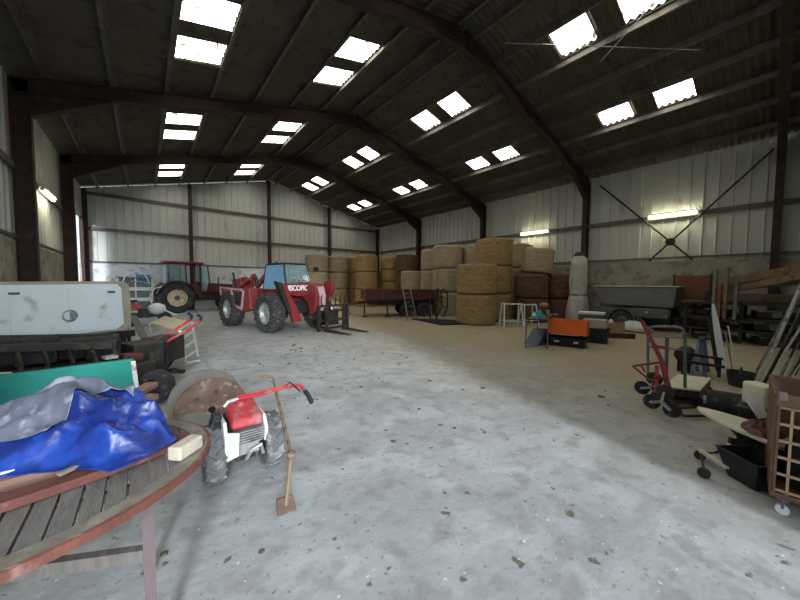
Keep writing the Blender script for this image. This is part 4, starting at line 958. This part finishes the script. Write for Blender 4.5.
MB().prism([(-.35,-.15,0),(.3,-.15,0),(.3,-.15,.34),(.1,-.15,.36)],(0,0,0),(0,.35,0)).build('body','bluegrey',t,bev=.01); MB().box((0,-.16,.1),(.2,.02,.04)).build('handle','blackp',t)
# ================================================================== covered trailer
t = thing('covered_trailer','low trailer under grey sheet with cream rim, against the right wall','trailer',(12.45,3.1,0))
mb = MB(); mb.prism([(0,-1.12,1.40),(0,1.12,1.40),(0,1.06,1.15),(0,.90,.80),(0,-1.06,.76)],(-.0,0,0),(1.3,0,0)); mb.build('cover','greytarp',t,bev=.03)
MB().box((.65,0,1.425),(1.36,2.30,.035)).build('rim','cream',t,bev=.01)
mb = MB(); mb.beam((.02,-1.0,.62),(.02,1.0,.62),.06,.16); mb.beam((1.28,-1.0,.62),(1.28,1.0,.62),.06,.16); mb.box((.65,0,.58),(1.2,1.9,.06)); mb.box((-.02,-.45,.58),(.04,1.0,.30)); mb.build('chassis','grey',t)
for x, s_ in ((-.12,-1),(1.3,1)): wheel(t,(x,.22,.31),.31,.18,0,'grey','tyre',.55,side=s_)
mb = MB(); 
pts = [(-.14,.22+.38*math.cos(a),.33+.38*math.sin(a)) for a in [math.radians(q) for q in range(0,181,15)]]; inn = [(-.14,.22+.355*math.cos(a),.33+.355*math.sin(a)) for a in [math.radians(q) for q in range(180,-1,-15)]]
mb.prism(pts+inn,(-.10,0,0),(.12,0,0)); mb.build('mudguard','grey',t)
MB().cyl((-.045,-.42,.60),(-.06,-.42,.60),.035).build('reflector','cream',t)
mb = MB(); mb.beam((.2,-1.0,.55),(.65,-1.35,.45),.06,.08); mb.beam((1.1,-1.0,.55),(.65,-1.35,.45),.06,.08); mb.beam((.65,-1.33,.45),(.65,-1.33,.0),.05,.05); mb.build('drawbar','dark',t)
MB().beam((.65,.95,.6),(.65,.98,0),.05,.05).build('rear_prop','dark',t)
# rusty panel with posts
t = thing('tail_panel','orange-brown board held between two dark posts behind the covered trailer','panel',(13.99,1.86,0))
MB().box((0,0,1.30),(.04,.86,.98)).build('board','rustboard',t); 
for y in (-.45,.45): MB().box((0,y,.92),(.07,.05,1.84)).build('post','dark',t)
# rack with beams at the right
t = thing('timber_rack','dark steel rack loaded with timber by the right wall','rack',(11.6,.6,0))
for x in (.1,1.5):
    for y in (-1.05,.0,1.05): MB().box((x,y,.5),(.08,.08,1.0)).build('upright','dark',t)
for z in (.32,.62,1.0): MB().box((.8,0,z),(1.6,2.3,.06)).build('shelf','dark',t)
MB().beam((.0,-1.05,.1),(.0,1.05,.62),.04,.04).build('brace','dark',t)
rnd = random.Random(11)
lab = ['in the dark rack, lowest shelf, left','in the dark rack, lowest shelf, right','in the dark rack, middle shelf, left','in the dark rack, middle shelf, right','in the dark rack, floor level, left','in the dark rack, floor level, right']
for i,(y,z) in enumerate(((.55,.35),(-.45,.35),(.5,.65),(-.5,.65),(.6,.0),(-.55,.0))):
    t2_ = thing('machine_part','greasy dark machine part '+lab[i],'machine part',(11.95,.6+y,z+.001),rnd.random()*.6)
    MB().box((0,0,.10),(.5,.62,.18)).build('housing','dark',t2_,bev=.03); MB().cyl((-.27,0,.12),(-.30,0,.12),.09).build('flange','grey',t2_); MB().beam((-.22,-.3,.2),(-.22,.32,.2),.03,.03).build('bar','sticks',t2_)
bl_ = [((11.78,.90,1.33),(11.65,-.62,1.80),.20,.16,'wood','lower long yellow-brown beam rising to the right on the timber rack'),
       ((12.1,.95,1.56),(12.0,-.62,1.96),.24,.20,'wood','upper long rough beam on the timber rack'),
       ((12.5,1.3,1.14),(12.5,-.62,1.14),.26,.22,'wood','long beam lying flat on the rack, nearest the wall'),
       ((12.5,1.2,1.38),(12.45,-.62,1.66),.24,.22,'woodgrey','greyed beam stacked on the flat wall-side beam')]
for a_, b_, w_, h_, mt_, lb in bl_:
    o = MB(Matrix.Translation(-V(a_))).beam(a_,b_,w_,h_).build('timber_beam',mt_,bev=.01); o.location = a_; tag(o,lb,'beam')
MB().box((-.14,.25,.58),(.30,.9,.06)).build('ledge','dark',bpy.data.objects['timber_rack'])
sl = [(11.47,1.08,.19,1.90,'woodrim','pale upright slab, leftmost at the end of the timber rack'),(11.39,.98,.20,1.50,'rustboard','orange-brown upright slab, shortest at the end of the timber rack'),
      (11.50,.88,.20,1.94,'wood','tallest upright slab, middle of the rack end'),(11.47,.70,.15,1.74,'woodgrey','greyed upright slab, rightmost at the end of the timber rack')]
for x,y,w_,z1_,mt_,lb in sl:
    o = MB().beam((0,0,0),(.06,.0,z1_-.615),w_,.07).build('timber_slab',mt_,bev=.01); o.location = (x-.05,y,.612); tag(o,lb,'slab')
q = fl(703,337); o = MB().prism([(0,.24,0),(0,-.22,0),(0,-.18,1.25),(0,-.02,1.35)],(0,0,0),(.05,0,0)).build('tapered_board','dark'); o.location = (q.x-.15,q.y,0); o.rotation_euler = (0,.10,0); tag(o,'dark tapered board leaning before the timber slabs','board')
# ================================================================== right foreground
# platform trolley
t = foot('platform_trolley','grey tube-framed platform trolley with cream deck behind the red hand truck','trolley',fl(686,396))
dk = [fl(664,386,.22),fl(700,390,.22),fl(711,378,.22),fl(678,374,.22)]
W(t).prism(dk,(0,0,-.02),(0,0,.0)).build('deck','creamp',t); W(t).prism(dk,(0,0,-.11),(0,0,-.021)).build('deck_frame','dark',t)
for p in dk:
    q = p.lerp(sum(dk,V())/4,.15); W(t).cyl(V((q.x-.02,q.y,.06)),V((q.x+.02,q.y,.06)),.06).box((q.x,q.y,.09),(.03,.03,.06)).build('caster','black',t)
fa, fb = at(648,376,4.22), at(685,388,3.78)
ft_a, ft_b = at(648,333,4.22), at(685,336,3.78)
W(t).tube([fa,ft_a,at(650,328,4.2),at(655,326.5,4.15),at(677,327,3.87),at(683,329,3.8),ft_b,fb],.016).build('tube_frame','grey',t)
for y0_,y1_ in ((336,338),(347,350)): W(t).tube([at(648,y0_,4.22),at(685,y1_,3.78)],.011).build('cross_bar','grey',t)
W(t).tube([at(667,337,4.0),at(666,380,4.0)],.02).build('centre_post','bluegrey',t)
W(t).tube([fa,V((fa.x,fa.y,.2))],.016).build('frame_foot','grey',t)
# red stair-climbing hand truck
t = foot('hand_truck','red stair-climbing hand truck with three-wheel clusters','hand truck',fl(664,410))
def cluster(cx, cy, d, nm):
    c = at(cx, cy, d); n0 = V((CAM.x-c.x, CAM.y-c.y, 0)).normalized(); n0 = Matrix.Rotation(math.radians(-18),3,'Z') @ n0
    s_ = n0.cross(Z)
    fr = W(t); 
    for k in range(3):
        a_ = math.radians(90+120*k+10); p = c+(s_*math.cos(a_)+Z*math.sin(a_))*.105
        fr.beam(c+n0*.035,p+n0*.035,.045,.02)
        X = inv(t) @ Matrix.Translation(p) @ n0.to_track_quat('X','Z').to_matrix().to_4x4()
        mb = MB(X); tyre(mb,.082,.035,n=20,rim=.45); w_ = mb.build('wheel','black',t)
        MB(X).cyl((-.02,0,0),(.02,0,0),.036).build('hub','dark',w_)
    fr.build('wheel_spider','silver',t); return c
c1 = cluster(663,401,3.33,''); c2_ = cluster(652,387,3.72,'')
W(t).cyl(c1,c2_,.015).build('axle','dark',t)
top = at(642,321,3.75); m1 = at(662,362,3.6); bt = at(671,398,3.42)
W(t).beam(top,m1,.045,.03).build('handle','red',t); W(t).beam(m1,bt,.045,.03).build('upright','red',t)
W(t).beam(at(657,366,3.65),at(656,394,3.45),.035,.03).build('upright','red',t)
W(t).tube([at(633,366,3.9),m1],.013).tube([at(633,366,3.9),at(652,382,3.65)],.012).tube([at(640,364,3.8),at(645,372,3.78)],.010).build('stay','red',t)
W(t).beam(at(654,346,3.68),at(668,348,3.6),.03,.03).beam(at(655,376,3.55),at(668,380,3.5),.03,.03).build('cross_bar','red',t)
W(t).prism([fl(660,396,.08),fl(674,403,.06),fl(692,400,.04),fl(680,393,.06)],(0,0,-.01),(0,0,.01)).build('toe_plate','darkred',t)
W(t).tube([top,at(636,316,3.8)],.014).build('grip','blackp',t)
# bent tube frame on floor
t = foot('bent_frame','dark bent tube frame lying on the floor before the trolley','frame',fl(690,412))
W(t).tube([fl(672,402,.10),fl(680,412,.06),fl(684,416,.04),fl(712,416,.03),fl(730,414,.03)],.016).tube([fl(682,408,.05),fl(712,406,.05)],.012).build('tube','dark',t)
W(t).tube([fl(712,416,.03),fl(712,406,.05)],.012).tube([fl(680,412,.06),fl(680,412,.0)],.012).tube([fl(672,402,.1),fl(672,402,0)],.012).build('end_bar','dark',t)
# blue-grey sawhorse
t = foot('sawhorse','blue-grey A-shaped sawhorse behind the platform trolley','sawhorse',fl(700,378))
for pts in ([at(700,338,5.3),fl(691,377)],[at(700,338,5.3),fl(705,378)],[at(704,338,5.6),fl(708,372)],[at(704,338,5.6),fl(697,371)]): W(t).beam(pts[0],pts[1],.045,.03).build('leg','bluegrey',t)
W(t).beam(at(700,338,5.2),at(704,338,5.7),.05,.05).build('top_rail','bluegrey',t)
t = foot('steel_rails','two dark steel rails on props behind the platform trolley','rails',fl(715,376))
for a_, b_ in (((682,353),(722,359)),((682,361),(724,367))):
    W(t).beam(at(a_[0],a_[1],5.0),at(b_[0],b_[1],4.9),.05,.04).build('rail','dark',t)
for x_, y_ in ((684,353),(720,358)):
    q = at(x_,y_,4.97); W(t).beam(q,V((q.x,q.y,0)),.04,.04).build('prop','dark',t)
t = foot('power_tool','black motor unit resting on the floor beside the trolley','motor',fl(683,372))
q = fl(684,371); W(t).lathe([(.05,-.18),(.12,-.16),(.13,.08),(.06,.18)],c=(q.x,q.y,.30),axis='X',n=16).build('motor','blackp',t); W(t).box((q.x,q.y,.1),(.22,.16,.2)).build('base','blackp',t,bev=.01)
# white leaning plank
def lean(name, label, cat, mt, a, b, w, h, taper=1.0, dd_=None):
    a, b = V(a), V(b); mb = MB(Matrix.Translation(-a)); ax_ = (b-a); n0 = (CAM-a); n0.z = 0; n0.normalize()
    s_ = ax_.cross(n0).normalized(); n1 = s_.cross(ax_).normalized()
    N = 8; ring = []
    for i in range(N+1):
        f_ = i/N; ww = w*(1-(1-taper)*max(0,(f_-.6)/.4)**1.5); p = a+ax_*f_
        ring.append([mb.v(p+s_*i_*ww/2+n1*j_*h/2) for i_, j_ in ((-1,-1),(1,-1),(1,1),(-1,1))])
    for i in range(N):
        for k in range(4): mb.f([ring[i][k],ring[i][(k+1)%4],ring[i+1][(k+1)%4],ring[i+1][k]])
    mb.f(ring[0][::-1]); mb.f(ring[-1]); o = mb.build(name, mt); o.location = a; return tag(o, label, cat)
lean('plank','tall white narrow plank with pointed top leaning near the sawhorse','plank','white',fl(724,374,.005),at(713,304,5.15),.085,.03,.35)
lean('plank','dark board leaning close behind the tall white plank','plank','dark',fl(719,371,.005),at(710,316,5.4),.08,.03)
lean('strip','thin pale curved strip right of the tall white plank','strip','creamp',fl(737,373,.005),at(728,326,5.2),.018,.018)
lean('strip','thin greyish strip just left of the thin pale strip','strip','sticks',fl(733,372,.005),at(725,331,5.25),.018,.018)
t = foot('bucket','small black bucket beside the foot of the white plank','tub',(fl(740,386).x,fl(740,386).y,0))
q = fl(733,388); MB(Matrix()).lathe([(.02,0),(.12,0),(.15,.20),(.155,.21),(.14,.21),(.11,.02),(.02,.02)],n=20).build('tub','blackp',t); MB().tube([(-.15,0,.20),(-.08,.0,.27),(.08,0,.27),(.15,0,.20)],.008).build('handle','dark',t)
# dark roll
qa, qb = at(706,398,3.55), at(760,408,3.35); qa.z = qb.z = .135; qa = fl(706,400,.135); qb = fl(757,409,.135)
t = foot('dark_roll','thick black roll lying on the floor behind the cream pointed board','roll',(qa+qb)/2)
W(t).cyl(qa,qb,.13,n=28).build('roll','black',t); dv = (qb-qa).normalized()
W(t).cyl(qa-dv*.002-Z*0,qa-dv*.02,.05,n=14).build('core','silver',t)
# ironing board like cream board
t = foot('ironing_board','cream pointed ironing board on dark legs beside the brown crate','ironing board',at(735,440,2.6))
tip = at(697,408,2.92); bk = at(812,446,2.15); tip.z = .33; bk.z = .33; ax_ = (bk-tip); Ln = ax_.length; ax_.normalize(); sd_ = V((-ax_.y,ax_.x,0))
poly = []
for i in range(13):
    f_ = i/12; w_ = .16*math.sin(min(1,f_*1.5)*PI/2)**.7 if f_ > 0 else .0; poly.append((f_*Ln, w_))
pts = [tip+ax_*a_+sd_*b_ for a_, b_ in poly]+[tip+ax_*a_-sd_*b_ for a_, b_ in poly[::-1][:-1]]
W(t).prism(pts,(0,0,-.03),(0,0,.0)).build('board','creamp',t,bev=.008)
m2 = tip+ax_*Ln*.28; m3 = tip+ax_*Ln*.62
W(t).tube([V((m2.x,m2.y,.30)),V((m3.x,m3.y,.0))+sd_*.1],.010).build('leg','dark',t); W(t).tube([V((m3.x,m3.y,.30)),V((m2.x,m2.y,.0))-sd_*.05],.010).build('leg','dark',t)
W(t).tube([V((m3.x,m3.y,.0))+sd_*.16,V((m3.x,m3.y,.0))-sd_*.16],.010).tube([V((m2.x,m2.y,.0))+sd_*.16,V((m2.x,m2.y,.0))-sd_*.16],.010).build('foot_bar','dark',t)
q = tip+ax_*Ln*.62+sd_*.03
o = heap('darkred', (q.x,q.y,.331), .22, .12, .07, 8, 'red_cloth'); tag(o,'dark red cloth lying on the cream pointed board','cloth')
# tub with castor bar
q = fl(752,492); t = thing('plastic_tub','black open tub on the floor below the cream pointed board','tub',(q.x+.16,q.y-.0,0),.1)
mb = MB(); mb.lathe([(.03,.0),(.13,.0),(.20,.20),(.215,.21),(.19,.21),(.12,.015),(.03,.015)],n=4); mb.build('tub','blackp',t)
q = at(732,441,2.5); q = fl(731,461,.0); t = foot('white_canister','slim white canister standing by the black tub','canister',q)
MB().lathe([(.02,0),(.032,.0),(.032,.13),(.024,.15)],n=16).build('body','white',t); MB().lathe([(.02,.15),(.026,.15),(.026,.19),(.015,.19)],n=16).build('cap','blackp',t)
t = foot('caster_bar','cream bar with two black castors on the floor beside the black tub','castor bar',fl(712,462))
W(t).beam(fl(699,450,.07),fl(728,468,.07),.035,.02).build('bar','creamp',t)
for x_, y_ in ((700,455),(704,473)):
    q = fl(x_,y_,.035); W(t).cyl(q+V((-.014,.0,0)),q+V((.014,.0,0)),.038,n=16).box((q.x,q.y,.055),(.012,.012,.04)).build('castor','black',t)
W(t).beam(fl(701,454,.06),fl(704,471,.06),.015,.012).build('link','dark',t)
# brown lattice crate on castors
CA, = (fl(771,500),); 
t = thing('lattice_crate','tall brown plastic crate with tan lattice side on white castors, right edge','crate',(3.06,-.022,0),math.radians(3))
H0, H1, WX, WY = .135, .775, .62, .60
mb = MB()
for z in [H0+.02+i*.155*.8 for i in range(6)]: pass
# lattice side faces local -X, running towards local -Y
nz_, ny_ = 5, 10
for i in range(nz_+1):
    z = H0+.03+(H1-.11-H0)*i/nz_; mb.box((.008,-WY/2,z),(.016,WY,.014))
for j in range(ny_+1):
    y = -WY*j/ny_; mb.box((.008,min(-.006,max(y,-WY+.006)),(H0+H1-.06)/2),(.016,.012,H1-H0-.08))
mb.build('lattice_side','cratetan',t)
MB().box((WX/2,.006,(H0+H1)/2),(WX,.012,H1-H0)).box((WX-.006,-WY/2,(H0+H1)/2),(.012,WY,H1-H0)).box((WX/2,-WY+.006,(H0+H1)/2),(WX,.012,H1-H0)).build('side_panels','crate',t)
MB().box((WX/2,-WY/2,H0),(WX+.02,WY+.02,.03)).build('base','crate',t,bev=.004)
mb = MB(); mb.box((.0,-WY/2,H1-.035),(.03,WY+.02,.075)); mb.box((WX/2,.0,H1-.035),(WX,.03,.075)); mb.box((WX,-WY/2,H1-.035),(.03,WY+.02,.075)); mb.box((WX/2,-WY,H1-.035),(WX,.03,.075)); mb.build('top_rim','crate',t,bev=.006)
MB().box((-.004,-.006,(H0+H1)/2-.02),(.014,.014,H1-H0-.05)).build('corner_post','crate',t,bev=.004)
MB().box((.01,-.02,H1-.01),(.06,.04,.05)).build('rim_corner','woodrim',t,bev=.01)
for x in (.05,WX-.06):
    for y in (-.05,-WY+.05):
        cst = MB().box((x,y,.108),(.05,.05,.03)).box((x,y,.07),(.035,.012,.06)).build('castor','grey',t); MB().cyl((x-.013,y,.031),(x+.013,y,.031),.031,n=18).build('castor_wheel','white',cst)
# things inside crate
for i,(x,y,h_) in enumerate(((.2,-.2,.38),(.42,-.35,.30))):
    o = MB().lathe([(.05,0),(.13,.02),(.14,h_*.6),(.08,h_),(.02,h_)],n=14,wob=.25).build('dark_bundle','black',smooth=True); o.location = (3.05+x,-.0+y,.155); tag(o,'dark bundle inside the lattice crate, '+('nearer the lattice' if i == 0 else 'at the back'),'bundle')
# cream container on dark box behind
q = at(760,404,2.72); t = foot('storage_box','dark box standing behind the lattice crate under the cream container','box',(q.x,q.y,0))
q0z = .40
MB().box((0,0,.20),(.28,.24,.40)).build('body','dark',t,bev=.01); MB().box((0,0,.395),(.30,.26,.02)).build('lid','dark',t)
o = MB().box((0,0,.10),(.20,.13,.20)).build('container','creamp',bev=.02); o.location = (q.x,q.y,.406); o.rotation_euler = (0,0,.8); tag(o,'cream square container standing on the dark box behind the crate','container')
lean('plate','pale pointed plate leaning in front of the cream container','plate','whitebag',at(764,418,2.52),at(746,392,2.62),.07,.01,.2)
# bundle of poles
rnd = random.Random(5)
t = foot('pole_rack','dark steel frame carrying the bundle of leaning poles','rack',at(835,320,4.4))
rk = at(835,300,4.35); MB().beam((-.5,.22,0),(-.5,.22,1.5),.05,.05).beam((.3,-.12,0),(.3,-.12,1.5),.05,.05).build('upright','dark',t); MB().beam((-.55,.24,1.45),(.35,-.14,1.45),.05,.05).build('top_bar','dark',t)
LB = ['nearest the floor edge','with a bluish upper end','thin and pale','thick and dark','slightly bent','worn and whitish','crossing in front','farthest right','shortest','partly hidden','blackened','rearmost','knotty','pale at the foot','peeling','split along its length','grey and straight']
for i in range(17):
    bx_ = 752+i*3.6; by_ = 390-rnd.random()*16; a_ = fl(bx_,by_,.012); tx = 800+i*3.5+rnd.uniform(-8,8); b_ = at(tx,292-rnd.random()*14+i*1.0,rnd.uniform(3.95,4.2))
    r_ = rnd.uniform(.009,.017); mt_ = ['sticks','silver','sticks','dark','sticks','white','sticks','dark','sticks','wood','dark','silver','sticks','sticks','white','sticks','silver'][i]
    o = MB(Matrix.Translation(-a_)).beam(a_,b_,r_*2,r_*1.4,roll=rnd.random()).build('pole',mt_); o.location = a_; tag(o,'leaning pole at the right edge, %s in the bundle' % LB[i],'pole','leaning poles at the right edge')
# mud clods and litter on the floor
rnd = random.Random(21); mb = MB()
for i in range(330):
    x = rnd.uniform(-.2,9); y = rnd.uniform(.9,13)
    if rnd.random() < .4: x = rnd.gauss(3.0,1.0); y = rnd.gauss(5.5,1.6)
    if y < .7 or (x > 5 and y < 2.5): continue
    r_ = rnd.uniform(.006,.020)*(1 if rnd.random() < .85 else 1.9)
    mb.lathe([(r_*.2,0),(r_,.0),(r_*.8,r_*.35),(r_*.2,r_*.5)],c=(x,y,0.0005),n=6,wob=.6)
o = mb.build('floor_litter','mud'); tag(o,'scattered mud clods and litter over the concrete floor','litter',kind='stuff')

# ------------------------------------------------------------------ daylight
w = bpy.data.worlds.new('world'); S.world = w; w.use_nodes = True
bg = w.node_tree.nodes['Background']; bg.inputs['Color'].default_value = (.80,.90,1,1); bg.inputs['Strength'].default_value = 1.5
for el, en in ((8,1.8),(15,1.0),(22,.9),(31,.9),(40,.75)):
    sd = bpy.data.lights.new('daylight', 'SUN'); sd.energy = en; sd.angle = math.radians(7); sd.color = (.84,.92,1)
    so = bpy.data.objects.new('daylight', sd); C.objects.link(so); e_ = math.radians(el)
    dirv = V((.31*math.cos(e_), .95*math.cos(e_), -math.sin(e_))).normalized(); so.rotation_euler = dirv.to_track_quat('-Z', 'Y').to_euler(); so.location = (0,-8,8)
sd = bpy.data.lights.new('daylight', 'SUN'); sd.energy = 1.0; sd.angle = math.radians(20); sd.color = (.84,.92,1)
so = bpy.data.objects.new('daylight', sd); C.objects.link(so); so.location = (0,-8,5)
so.rotation_euler = V((-.02,1,-.20)).to_track_quat('-Z','Y').to_euler()
sd = bpy.data.lights.new('side_daylight', 'SUN'); sd.energy = 2.6; sd.angle = math.radians(25); sd.color = (.82,.91,1)
so = bpy.data.objects.new('side_daylight', sd); C.objects.link(so); so.location = (-8,18,6)
so.rotation_euler = V((1,-.04,-.42)).to_track_quat('-Z','Y').to_euler()
S.view_settings.view_transform = 'Standard'; S.view_settings.look = 'None'; S.view_settings.gamma = 1
S.view_settings.use_curve_mapping = False; S.view_settings.exposure = 0
